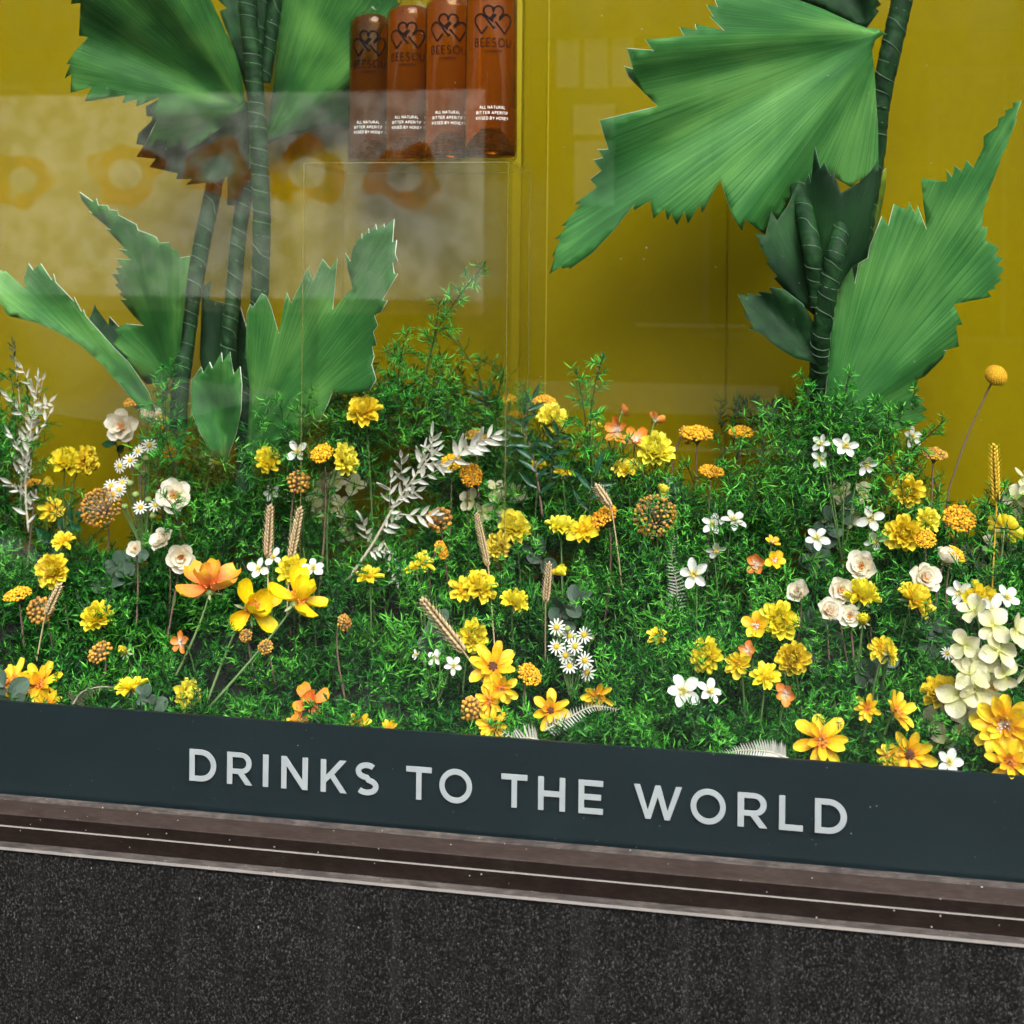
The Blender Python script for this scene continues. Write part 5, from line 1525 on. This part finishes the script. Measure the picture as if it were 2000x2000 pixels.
# ------------------------------------------------------------------ wheat
def wheat(label, tip, base, wpx, foot, Y=None, mat='wheat'):
    Ya = Yd(base[1]) - .02 if Y is None else Y
    a, b = P(*base, Ya), P(*tip, Ya - .004)
    r = empty('wheat_ear', foot); tag(r, label, 'wheat', 'dry wheat ears')
    L = (b - a).length; w = msz(wpx, a)
    axis = (b - a).normalized()
    side = axis.cross(Vector((0, 1, 0))).normalized()
    fwd = side.cross(axis)
    mb = MB()
    n = max(8, int(L / w * 2.6))
    gv, gf = ICO1
    for i in range(n):
        q = a + axis * (L * .96 * i / n)
        k = .75 + .35 * math.sin(math.pi * min(1, (i + 1) / n * .9 + .12))
        for s_ in ((-1, 0), (1, 0), (0, 1), (0, -1)):
            o_ = (side * s_[0] + fwd * s_[1])
            d_ = (axis + o_ * .42 + side * random.uniform(-.1, .1)).normalized()
            m = axis_mtx(q + o_ * w * .16 * k + axis * (w * .22 if s_[1] else 0) + d_ * w * .2, d_, 1)
            gvv = gv * np.array([w * .13, w * .13, w * .36 * k])
            mb.add(gvv, gf, gv[:, 2] * .5 + .5, None, m)
            v, f, t = tube([q + o_ * w * .2 + d_ * w * .45, q + o_ * w * .3 + d_ * w * .85 * k], [.0004, .0001], 3, False)
            mb.add(v, f, [.8] * len(v))
    mb.v = [x - np.array(r.location) for x in mb.v]
    obj('grain_ear', mb.mesh('grain_ear'), M[mat], r, kind='stuff')
    pts = curve_pts([b - axis * w * .5, a, a.lerp(r.location, .4) - axis * .004, r.location], 12)
    v, f, t = tube([q - r.location for q in pts], .0011, 5)
    obj('stem', mesh('stem', v, f, t=t, rnd=[.4] * len(v)), M[mat], r)
wheat('left of two upright dry wheat ears', (528, 985), (522, 1087), 20, P(526, 1200, .25))
wheat('right of two upright dry wheat ears', (587, 990), (568, 1090), 20, P(560, 1200, .25))
wheat('long pale wheat ear lying diagonally in the middle', (822, 1168), (905, 1272), 27, P(985, 1400, .08))
wheat('short pale wheat ear above the largest orange yarrow', (1165, 948), (1192, 990), 20, P(1215, 1150, .33), Yd(990) - .05)
wheat('slim wheat ear left of the lemon strawflower pair', (930, 1000), (953, 1105), 15, P(968, 1290, .24))
wheat('golden yellow wheat ear standing tall at the far right', (1941, 866), (1946, 978), 21, P(1936, 1180, .30), .31, 'wheat_y')
wheat('faint dry wheat ear sunk in the fern below the middle strawflowers', (1073, 1098), (1066, 1175), 17, P(1065, 1300, .26))
wheat('dry wheat ear lying in the shade at lower left', (118, 1140), (90, 1200), 18, P(70, 1300, .2))

# ------------------------------------------------------------------ leafy sprays (leaves are parts)
def leaf_spray(name, cat, label, ctrl, Y, leaves, lpx, leaf, mat, smat, r0=.0012, group=None, dY=0.0, sides=True, spread=48):
    cp = [P(x, y, Y + dY * i) for i, (x, y) in enumerate(ctrl)]
    r = empty(name, cp[0]); tag(r, label, cat, group)
    pts = curve_pts(cp, 24)
    v, f, t = tube([q - r.location for q in pts], [r0 * (1.25 - .8 * i / 23) for i in range(24)], 5)
    obj('stem', mesh('stem', v, f, t=t, rnd=[.5] * len(v)), M[smat], r)
    i0, n = leaves
    for k in range(n):
        s = i0 + (1 - i0) * k / max(1, n - 1)
        x = min(s * 23, 22.99); i = int(x)
        q = pts[i].lerp(pts[i + 1], x - i)
        tg = (pts[i + 1] - pts[i]).normalized()
        sd_ = tg.cross(Vector((0, 1, 0))).normalized() * (1 if k % 2 else -1)
        a = R(spread * random.uniform(.6, 1.25)) if k < n - 1 else 0
        out_ = (tg * math.cos(a) + (sd_ + Vector((0, random.uniform(-.8, .3), 0))).normalized() * math.sin(a)).normalized()
        L = msz(lpx * random.uniform(.75, 1.15) * (1.0 - .25 * s), q)
        nrm = (Vector((0, -1, .35)) + Vector((random.uniform(-.6, .6), random.uniform(-.3, .3), random.uniform(-.5, .5)))).normalized()
        xx = out_.cross(nrm).normalized(); zz = xx.cross(out_)
        m = Matrix((xx, out_, zz)).transposed().to_4x4()
        obj('leaf', LEAF[leaf], M[mat], r, Matrix.Translation(q - r.location) @ m @ Matrix.Scale(L, 4))
    return r
big = leaf_spray('bleached_ruscus', 'dried spray', 'big bleached white leaf spray leaning right in the middle left', [(679, 1133), (728, 1062), (772, 985), (800, 945), (830, 905), (856, 880)], .33, (.35, 16), 32, 'thin', 'bleached', 'ivory', .0022, 'bleached white sprays')
leaf_spray('bleached_ruscus', 'dried spray', 'small white twig of leaves pointing right under the big spray', [(775, 1004), (800, 1006), (826, 1007), (850, 1006)], .32, (.25, 7), 34, 'thin', 'bleached', 'ivory', .001, 'bleached white sprays')
leaf_spray('bleached_ruscus', 'dried spray', 'white leaf spray behind the two small orange yarrows', [(880, 905), (905, 880), (930, 866), (965, 850)], .38, (.1, 16), 46, 'thin', 'bleached', 'ivory', .0012, 'bleached white sprays')
tall = leaf_spray('bleached_ruscus', 'dried spray', 'tall pale dried spray at the left edge', [(56, 1040), (50, 960), (55, 880), (66, 800), (75, 735)], .36, (.05, 16), 28, 'thin', 'bleached', 'ivory', .0016, 'bleached white sprays')
leaf_spray('bleached_ruscus', 'dried spray', 'second pale dried sprig leaning right at the left edge', [(40, 1000), (45, 900), (62, 820), (98, 785)], .38, (.2, 22), 34, 'thin', 'bleached', 'ivory', .0013, 'bleached white sprays')
leaf_spray('bleached_ruscus', 'dried spray', 'thin grey sprig rising highest at the left edge', [(40, 800), (34, 740), (28, 690), (26, 672)], .42, (.3, 10), 20, 'thin', 'euc', 'ivory', .0007, 'bleached white sprays')
leaf_spray('bleached_ruscus', 'dried spray', 'faint white twig hanging below the big spray', [(750, 1060), (765, 1085), (772, 1110), (775, 1130)], .32, (.1, 10), 26, 'thin', 'bleached', 'ivory', .0009, 'bleached white sprays')
def twigs(root, ctrl, Y, n, lpx, npl):
    pts = curve_pts([P(x, y, Y) for x, y in ctrl], 24)
    for k in range(n):
        i = int(3 + 17 * k / max(1, n - 1)); q = pts[i]; tg = (pts[i + 1] - pts[i]).normalized()
        sd_ = tg.cross(Vector((0, 1, 0))).normalized() * (1 if k % 2 else -1)
        a = R(random.uniform(18, 48)); L = msz(random.uniform(40, 85), q)
        dr = (tg * math.cos(a) + sd_ * math.sin(a) + Vector((0, random.uniform(-.5, .1), 0))).normalized()
        tp = [q, q + dr * L * .5 + sd_ * L * .04, q + dr * L]
        v, f, t = tube([w - root.location for w in tp], [.0008, .0006, .0004], 4)
        obj('twig', mesh('twig', v, f), M['ivory'], root)
        for j in range(npl):
            s = .2 + .8 * j / (npl - 1); w = q + dr * L * s
            b = R(random.uniform(20, 60)) * (1 if j % 2 else -1) * (0 if j == npl - 1 else 1)
            o_ = (dr * math.cos(b) + dr.cross(Vector((0, 1, 0))).normalized() * math.sin(b) + Vector((0, random.uniform(-.5, .2), 0))).normalized()
            nr = (Vector((random.uniform(-.8, .8), -1, random.uniform(-.6, .8)))).normalized()
            xx = o_.cross(nr).normalized(); zz = xx.cross(o_)
            obj('leaf', LEAF['thin'], M['bleached'], root, Matrix.Translation(w - root.location) @ Matrix((xx, o_, zz)).transposed().to_4x4() @ Matrix.Scale(msz(lpx * random.uniform(.7, 1.15), q), 4))
leaf_spray('ruscus_branch', 'foliage', 'dark green pointed leaf branch under the middle yarrow', [(1060, 1010), (1050, 940), (1038, 880), (1020, 830), (1040, 780)], .40, (.15, 17), 54, 'lance', 'ruscus', 'brown_stem', .0015, 'dark ruscus branches')
leaf_spray('ruscus_branch', 'foliage', 'dark leaf branch right of the middle, with drooping leaves', [(1075, 950), (1078, 900), (1082, 860), (1098, 840)], .41, (.1, 12), 52, 'lance', 'ruscus', 'dark_stem', .0014, 'dark ruscus branches', spread=75)
leaf_spray('ruscus_branch', 'foliage', 'two dark pointed leaves high in the middle before the wall', [(952, 830), (948, 790), (943, 770)], .44, (.4, 5), 50, 'lance', 'ruscus', 'dark_stem', .0011, 'dark ruscus branches')
leaf_spray('ruscus_branch', 'foliage', 'broad dark leaves above the short wheat ear', [(1140, 1060), (1150, 1000), (1155, 960), (1165, 925)], .37, (.2, 6), 72, 'lance', 'ruscus', 'dark_stem', .0013, 'dark ruscus branches', spread=70)
leaf_spray('ruscus_branch', 'foliage', 'dark leaves beside the strawflowers at the far left', [(90, 1100), (105, 1050), (130, 1030), (150, 1010)], .36, (.1, 7), 46, 'broad', 'ruscus', 'dark_stem', .0012, 'dark ruscus branches', spread=70)
leaf_spray('ruscus_branch', 'foliage', 'dark leaf by the open white rose at upper left', [(235, 900), (228, 870), (222, 850)], .50, (.3, 4), 40, 'broad', 'ruscus', 'dark_stem', .001, 'dark ruscus branches', spread=70)
twigs(big, [(700, 1100), (728, 1062), (772, 985), (800, 945), (830, 905), (856, 880)], .33, 10, 29, 6)
twigs(tall, [(56, 1040), (50, 960), (55, 880), (66, 800), (75, 735)], .36, 8, 25, 5)
for (lab, ctrl, Y, n, l) in [
    ('grey green eucalyptus leaves behind the right hand roses', [(1600, 1130), (1590, 1080), (1610, 1030), (1650, 990)], .38, 10, 40),
    ('grey eucalyptus leaves under the tilted strawflower at right', [(1840, 1330), (1835, 1280), (1825, 1230), (1805, 1200)], .26, 10, 44),
    ('grey eucalyptus leaves left of the far right blossoms', [(1890, 1330), (1880, 1270), (1890, 1220), (1875, 1190)], .27, 9, 42),
    ('dark eucalyptus leaves in the hollow right of the front strawflower', [(1640, 1340), (1620, 1290), (1600, 1250), (1590, 1220)], .27, 9, 56),
    ('eucalyptus leaves under the right hand fern clump', [(1580, 960), (1590, 920), (1600, 880), (1590, 850)], .43, 9, 36),
    ('dark round leaves behind the middle lemon strawflowers', [(1060, 1120), (1050, 1080), (1030, 1060), (1010, 1090)], .37, 8, 44),
    ('dark round leaves by the bud above the big tansy', [(1310, 990), (1320, 970), (1330, 955), (1318, 945)], .42, 5, 26),
    ('dark leaves at the band below the golden daisies, far left', [(30, 1390), (20, 1360), (8, 1340)], .06, 5, 46),
    ('grey leaves at the band right of the drooping petal strawflower', [(300, 1392), (292, 1372), (280, 1355)], .05, 6, 34),
    ('dark round leaves in the hollow left of the diagonal wheat ear', [(830, 1290), (845, 1250), (860, 1215)], .24, 7, 40),
    ('dark leaves in the hollow above the middle daisies', [(1090, 1230), (1100, 1190), (1130, 1170)], .28, 7, 40),
    ('dark leaves low at right under the thin strawflowers', [(1690, 1360), (1700, 1320), (1730, 1300)], .20, 7, 42),
    ('grey leaves in the shade under the cream rose pair', [(200, 1180), (215, 1130), (235, 1100), (262, 1090)], .34, 9, 38)]:
    leaf_spray('eucalyptus_branch', 'foliage', lab, ctrl, Y, (.05, n), l, 'round', 'euc', 'brown_stem', .0012, 'eucalyptus branches', spread=65)

# ------------------------------------------------------------------ bleached fern fronds
def frond(label, ctrl, Y, lpx, n, mat='bleached', w=.14, dY=0.0):
    cp = [P(x, y, Y + dY * i) for i, (x, y) in enumerate(ctrl)]
    r = empty('fern_frond', cp[0]); tag(r, label, 'fern', 'dried fern fronds')
    pts = curve_pts(cp, 40)
    v, f, t = tube([q - r.location for q in pts], [.0013 * (1.15 - i / 39) for i in range(40)], 5)
    obj('rachis', mesh('rachis', v, f), M['ivory'], r)
    pm = [petal_mesh('pinna', w=w, nl=4, nw=1, cup=.3, curl=cu, point=1, base=.7, wide=.3) for cu in (.08, .22)]
    for k in range(n):
        s = .06 + .93 * k / n
        x = min(s * 39, 38.99); i = int(x)
        q = pts[i].lerp(pts[i + 1], x - i); tg = (pts[i + 1] - pts[i]).normalized()
        L = msz(lpx * (.55 + .45 * math.sin(math.pi * min(1, s + .25))) * (1 - s * .55), q)
        for sg in (-1, 1):
            sd_ = tg.cross(Vector((0, 1, 0))).normalized() * sg
            out_ = (sd_ + tg * .35 + Vector((0, random.uniform(-.35, 0), 0))).normalized()
            zz = Vector((0, -1, .2)); xx = out_.cross(zz).normalized(); zz = xx.cross(out_)
            obj('pinna', random.choice(pm), M[mat], r, Matrix.Translation(q - r.location) @ Matrix((xx, out_, zz)).transposed().to_4x4() @ Matrix.Scale(L, 4))
frond('ivory fern frond arching right above the words TO THE', [(1062, 1428), (1110, 1402), (1160, 1380), (1209, 1386)], .05, 24, 26)
frond('short ivory frond standing at the band above letter T', [(1052, 1446), (1030, 1440), (1005, 1442), (978, 1425)], .03, 40, 11)
frond('long ivory frond lying along the band above WORLD', [(1540, 1482), (1500, 1468), (1445, 1466), (1395, 1478)], .03, 38, 30)
frond('ivory frond hanging upright behind the crossed white blossom', [(1316, 1210), (1322, 1150), (1312, 1090), (1318, 1040)], .34, 26, 26)
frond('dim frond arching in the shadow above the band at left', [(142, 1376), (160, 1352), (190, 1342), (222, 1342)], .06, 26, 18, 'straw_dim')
# ------------------------------------------------------------------ feathery asparagus fern
def fern_proto(seed, nodes=13, blen=.34, whorl=3, nlen=.15, arch=.35, fluffy=1.0):
    """one sprig of unit length along +Z: needles (base, direction, length, normal) and thin stem polylines"""
    g = np.random.default_rng(seed)
    B, D, Ln = [], [], []
    stems = []
    bend = g.uniform(-arch, arch, 2)
    def axis(s): return np.array([bend[0] * s * s, bend[1] * s * s, s * (1 - .12 * s)])
    stems.append([axis(s) for s in np.linspace(0, 1, 9)])
    for i in range(nodes):
        s = .08 + .92 * (i + g.uniform(-.3, .3)) / nodes
        s = min(max(s, .04), 1)
        a = i * 2.4 + g.uniform(-.4, .4)
        L = blen * (1.05 - s) * g.uniform(.7, 1.25) + .05
        up = g.uniform(.35, 1.0)
        d = np.array([math.cos(a), math.sin(a), up]); d /= np.linalg.norm(d)
        p0 = axis(s)
        droop = g.uniform(-.25, .15)
        nb = max(2, int(L / (.036 / fluffy)))
        line = []
        for k in range(nb + 1):
            q = k / nb
            p = p0 + d * L * q + np.array([0, 0, droop * L * q * q])
            line.append(p)
            if k == 0: continue
            for w in range(whorl):
                n = g.normal(size=3); n /= np.linalg.norm(n)
                v = d * g.uniform(.3, 1.0) + n * .8
                v /= np.linalg.norm(v)
                B.append(p); D.append(v); Ln.append(nlen * g.uniform(.65, 1.25))
        stems.append([line[0], line[len(line) // 2], line[-1]])
    for k in range(10):
        v = np.array([0, 0, 1.]) + g.normal(size=3) * .6; v /= np.linalg.norm(v)
        B.append(axis(g.uniform(.9, 1))); D.append(v); Ln.append(nlen * g.uniform(.6, 1.1))
    return np.array(B), np.array(D), np.array(Ln), stems

def needles_mesh(B, D, Ln, W, rnd, g):
    """three-sided bent blades: 5 vertices and 3 triangles each"""
    n = len(B)
    rv = g.normal(size=(n, 3))
    side = np.cross(D, rv); side /= np.linalg.norm(side, axis=1)[:, None] + 1e-9
    nrm = np.cross(side, D)
    L = Ln[:, None]; w = W[:, None]
    bend = g.uniform(-.1, .7, n)[:, None]
    m = B + D * L * .5 + nrm * L * bend * .28
    t = B + D * L * .97 - nrm * L * bend * .35
    V = np.stack([B - side * w * .3, B + side * w * .3, m + side * w * .5, m - side * w * .5, t], axis=1).reshape(-1, 3)
    i = (np.arange(n) * 5)[:, None]
    F = np.concatenate([i + np.array([[0, 1, 2]]), i + np.array([[0, 2, 3]]), i + np.array([[3, 2, 4]])], axis=1).reshape(-1, 3)
    T = np.tile(np.array([0, 0, .5, .5, 1.]), n)
    return V, F, T, np.repeat(rnd, 5)

def big_mesh(name, V, F, T, Rn):
    me = bpy.data.meshes.new(name)
    nv, nf = len(V), len(F)
    me.vertices.add(nv); me.vertices.foreach_set('co', V.astype(np.float32).ravel())
    me.loops.add(nf * 3); me.loops.foreach_set('vertex_index', F.astype(np.int32).ravel())
    me.polygons.add(nf)
    me.polygons.foreach_set('loop_start', np.arange(0, nf * 3, 3, dtype=np.int32))
    me.polygons.foreach_set('loop_total', np.full(nf, 3, dtype=np.int32))
    me.polygons.foreach_set('use_smooth', np.ones(nf, dtype=bool))
    for k, a in (('t', T), ('rnd', Rn)):
        at = me.attributes.new(k, 'FLOAT', 'POINT'); at.data.foreach_set('value', a.astype(np.float32))
    me.update(); me.validate()
    return me

def rot_to(d, spin):
    q = Vector(d).normalized().to_track_quat('Z', 'Y').to_matrix() @ Matrix.Rotation(spin, 3, 'Z')
    return np.array(q)

PROTO = [fern_proto(100 + i) for i in range(7)]
PROTO_F = [fern_proto(200 + i, nodes=13, blen=.20, whorl=4, nlen=.10, arch=.22, fluffy=1.4) for i in range(3)]   # small-needled sprays

def stem_tri(lines, r):
    V, F = [], []
    n = 0
    for ln in lines:
        v, f, t = tube([Vector(p) for p in ln], r, 3, False)
        V += [tuple(q) for q in v]
        for a, b, c, d in f: F += [(a + n, b + n, c + n), (a + n, c + n, d + n)]
        n += len(v)
    return np.array(V), np.array(F)
PSTEM = [stem_tri(p[3], .006) for p in PROTO]
NB = len(PROTO)
for i in range(5):                               # loose, wispy shoots
    PROTO.append(fern_proto(300 + i, nodes=12, blen=.26, whorl=3, nlen=.10, arch=.5, fluffy=.85))
    PSTEM.append(stem_tri(PROTO[-1][3], .0045))

# bulk of the fern: where its upper edge runs in the picture
TX = [-500, 0, 60, 95, 150, 230, 300, 340, 400, 480, 560, 640, 720, 780, 860, 920, 1000, 1060, 1130, 1200, 1290, 1400, 1460, 1520, 1600, 1700, 1760, 1830, 1900, 1960, 2050, 2500]
TY = [800, 790, 810, 980, 1060, 1060, 990, 800, 870, 860, 810, 780, 735, 690, 700, 760, 790, 850, 880, 890, 960, 960, 890, 800, 755, 775, 840, 1010, 1060, 1000, 970, 930]
g = np.random.default_rng(5)
Vs, Fs, Ts, Rs = [], [], [], []
SV, SF = [], []
nv = ns = 0
def add_sprig(tip, direction, L, width, pr, rbase):
    global nv, ns
    B, D, Ln, _ = PROTO[pr]
    M3 = rot_to(direction, g.uniform(0, 6.28))
    # put the tip of the sprig on the wanted point
    top = M3 @ (np.array([PROTO[pr][3][0][-1]]).T * L)
    org = np.array(tip) - top[:, 0]
    b = (B * L) @ M3.T + org
    d = D @ M3.T
    keep = (b[:, 1] > .016) & (b[:, 1] < YB - .03) & (b[:, 2] > ZF - .03)
    b, d, l = b[keep], d[keep], Ln[keep] * L
    l = np.clip(l, .009, .021)
    tipy = b[:, 1] + d[:, 1] * l
    d[:, 1] = np.where(tipy < .009, np.abs(d[:, 1]), d[:, 1])
    if len(b) == 0: return
    V, F, T_, Rn = needles_mesh(b, d, l, np.full(len(b), width) * g.uniform(.8, 1.25, len(b)), np.clip(rbase + g.normal(0, .26, len(b)), 0, 1), g)
    Vs.append(V); Fs.append(F + nv); Ts.append(T_); Rs.append(Rn); nv += len(V)
    sv, sf = PSTEM[pr]
    w = (sv * L) @ M3.T + org
    if w[:, 1].min() > .012 and w[:, 1].max() < YB - .02:
        SV.append(w); SF.append(sf + ns); ns += len(w)
cnt = 0
while cnt < 640:
    px = g.uniform(-260, 2260)
    top = interp(px, TX, TY)
    u = g.random()
    py = top + (1450 + px * .045 - top) * u ** 1.25
    Y = Yd(py) + .035 + g.uniform(0, .07)
    if py > 1400: Y = g.uniform(.05, .10)
    Y = min(Y, YB - .09)
    p = P(px, py, Y)
    if p.z < ZF - .01: continue
    sx = g.uniform(-.75, .75); sy = g.uniform(-.75, .25); sz = g.uniform(.35, 1.0)
    L = g.uniform(.10, .17) if py < 1250 else g.uniform(.08, .13)
    add_sprig(p, (sx, sy, sz), L, g.uniform(.0016, .0023), int(g.integers(0, NB)), g.choice([.2, .4, .6, .8]))
    cnt += 1
# wispy shoots that break the upper edge, and a few in front of the flowers
for k in range(150):
    px = g.uniform(-200, 2200)
    if 95 < px < 300 or 1800 < px < 1915: continue
    py = interp(px, TX, TY) + g.uniform(-70, 60)
    Y = min(Yd(py) + g.uniform(-.08, .03), YB - .12)
    if 470 < px < 740: Y = min(Y, .35)
    add_sprig(P(px, py, Y), (g.uniform(-.45, .45), g.uniform(-.3, .2), 1.0), g.uniform(.12, .20), g.uniform(.0013, .0018), NB + int(g.integers(0, 5)), g.choice([.45, .6, .75]))
for k in range(26):                              # bushy shoots round the right hand stem
    px = g.uniform(1490, 1740); py = g.uniform(765, 900)
    add_sprig(P(px, py, g.uniform(.32, .38)), (g.uniform(-.6, .6), g.uniform(-.3, .2), 1.0), g.uniform(.11, .17), g.uniform(.0014, .0019), NB + int(g.integers(0, 5)), g.choice([.55, .7, .85]))
for k in range(120):
    px = g.uniform(-100, 2100)
    py = g.uniform(interp(px, TX, TY) + 60, 1400 + px * .05)
    add_sprig(P(px, py, max(Yd(py) - g.uniform(.02, .04), .03)), (g.uniform(-.9, .9), g.uniform(-.3, .2), g.uniform(.3, 1.0)), g.uniform(.06, .11), g.uniform(.0013, .0018), NB + int(g.integers(0, 5)), g.choice([.4, .6, .8]))
# low carpet along the band
for k in range(170):
    px = g.uniform(-150, 2150)
    py = g.uniform(1330, 1440) + px * .06
    p = P(px, py, g.uniform(.035, .12))
    if p.z < ZF - .005: p.z = ZF + g.uniform(0, .03)
    add_sprig(p, (g.uniform(-1, 1), g.uniform(-.7, .2), g.uniform(.1, .8)), g.uniform(.07, .12), g.uniform(.0016, .0022), int(g.integers(0, NB)), g.choice([.35, .5, .7]))
# low sprigs over the bed, gap shade put into their dark colour
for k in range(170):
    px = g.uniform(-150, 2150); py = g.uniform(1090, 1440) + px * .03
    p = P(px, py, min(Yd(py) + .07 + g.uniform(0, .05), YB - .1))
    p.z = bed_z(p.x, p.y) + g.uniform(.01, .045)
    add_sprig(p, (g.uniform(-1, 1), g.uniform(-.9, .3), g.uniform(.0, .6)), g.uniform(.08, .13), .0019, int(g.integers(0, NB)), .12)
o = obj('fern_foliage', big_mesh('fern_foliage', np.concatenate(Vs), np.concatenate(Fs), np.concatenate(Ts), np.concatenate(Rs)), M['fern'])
tag(o, 'dense green feathery asparagus fern filling the bed', 'fern', kind='stuff')
sm = big_mesh('fern_stalks', np.concatenate(SV), np.concatenate(SF), np.zeros(ns), np.zeros(ns))
o = obj('fern_stalks', sm, M['fern_stem'])
tag(o, 'thin dark stalks inside the fern foliage', 'fern', kind='stuff')

# single sprigs that stand clear of the mass
def sprig(label, tip, base, Y, wd=.0016, fine=False, seed=0, rb=.55):
    gg = np.random.default_rng(900 + seed)
    a, b = P(*base, Y + .01), P(*tip, Y - .01)
    r = empty('fern_sprig', a); tag(r, label, 'fern', 'fern sprigs standing clear')
    L = (b - a).length
    pr = (PROTO_F if fine else PROTO)[seed % (3 if fine else NB)]
    B, D, Ln, st = pr
    topv = np.array(st[0][-1]); 
    # rotate so that the sprig's own tip points along base -> tip
    q0 = Vector(topv).normalized().rotation_difference((b - a).normalized()).to_matrix()
    M3 = np.array(q0) * 1.0
    k = L / np.linalg.norm(topv)
    bb = (B * k) @ M3.T; dd = D @ M3.T
    ll = np.clip(Ln * k, .007, .016)
    V, F, T_, Rn = needles_mesh(bb, dd, ll, np.full(len(bb), wd), np.clip(rb + gg.normal(0, .2, len(bb)), 0, 1), gg)
    obj('needles', big_mesh('needles', V, F, T_, Rn), M['fern'], r, kind='stuff')
    mb = MB()
    for i, ln in enumerate(st):
        v, f, t = tube([Vector(p) * k for p in ln], .0009 if i == 0 else .0005, 4, False)
        mb.add(v, f, t, None, Matrix(M3.tolist()).to_4x4())
    obj('stalk', mb.mesh('stalk'), M['fern_stem'], r)
for i, (lab, tip, base, Y, fine) in enumerate([
    ('thin fern tendril reaching highest before the reflected poster', (945, 518), (850, 650), .36, True),
    ('fine fern sprig left of the highest tendril', (800, 640), (780, 800), .37, True),
    ('bushy fern sprig under the highest tendril', (858, 590), (815, 790), .37, True),
    ('fern sprig between the tendril and the broad paper leaf', (770, 680), (740, 850), .38, False),
    ('upright fern sprig against the wall, middle right', (1180, 690), (1160, 940), .40, True),
    ('fern sprig leaning left beside the upright middle one', (1125, 720), (1150, 900), .405, True),
    ('slim fern sprig in front of the bright panel edge', (985, 725), (975, 870), .43, False),
    ('fern sprig rising at the left of the middle paper leaf', (340, 705), (335, 900), .35, False),
    ('fern sprig by the orange yarrow at upper left', (320, 750), (345, 920), .36, False),
    ('fern column at the left edge', (20, 730), (15, 950), .36, False),
    ('second fern column at the left edge, behind the pale spray', (50, 750), (40, 980), .39, False),
    ('leftmost upright tip of the right hand fern clump', (1565, 730), (1600, 880), .36, True),
    ('tallest tip of the right hand fern clump', (1660, 722), (1640, 880), .36, True),
    ('right leaning tip of the right hand fern clump', (1720, 775), (1650, 900), .36, True),
    ('far right drooping tip of the right hand fern clump', (1845, 820), (1740, 910), .40, True),
    ('middle tip of the right hand fern clump', (1605, 770), (1620, 900), .355, True),
    ('long tip reaching left from the right hand fern clump', (1485, 795), (1590, 890), .37, True),
    ('short tip between paper leaf and clump at right', (1790, 760), (1720, 870), .385, True),
    ('fern tip left of the thin yarrow stalk', (1415, 900), (1470, 1010), .38, False),
    ('fern sprig behind the big dried tansy', (1330, 930), (1345, 1050), .41, False),
    ('fern sprig across the lower paper leaf', (610, 760), (600, 900), .34, False),
    ('fern sprig right of the lower paper leaf', (690, 755), (660, 900), .37, False),
    ('fern tips at the far right behind the golden wheat', (1925, 980), (1945, 1090), .42, False),
    ('fern sprig over the cream hydrangea at the right edge', (1985, 1120), (1990, 1240), .33, False)]):
    sprig(lab, tip, base, Y, .0016 if fine else .0020, fine, i, .7 if fine else .6)
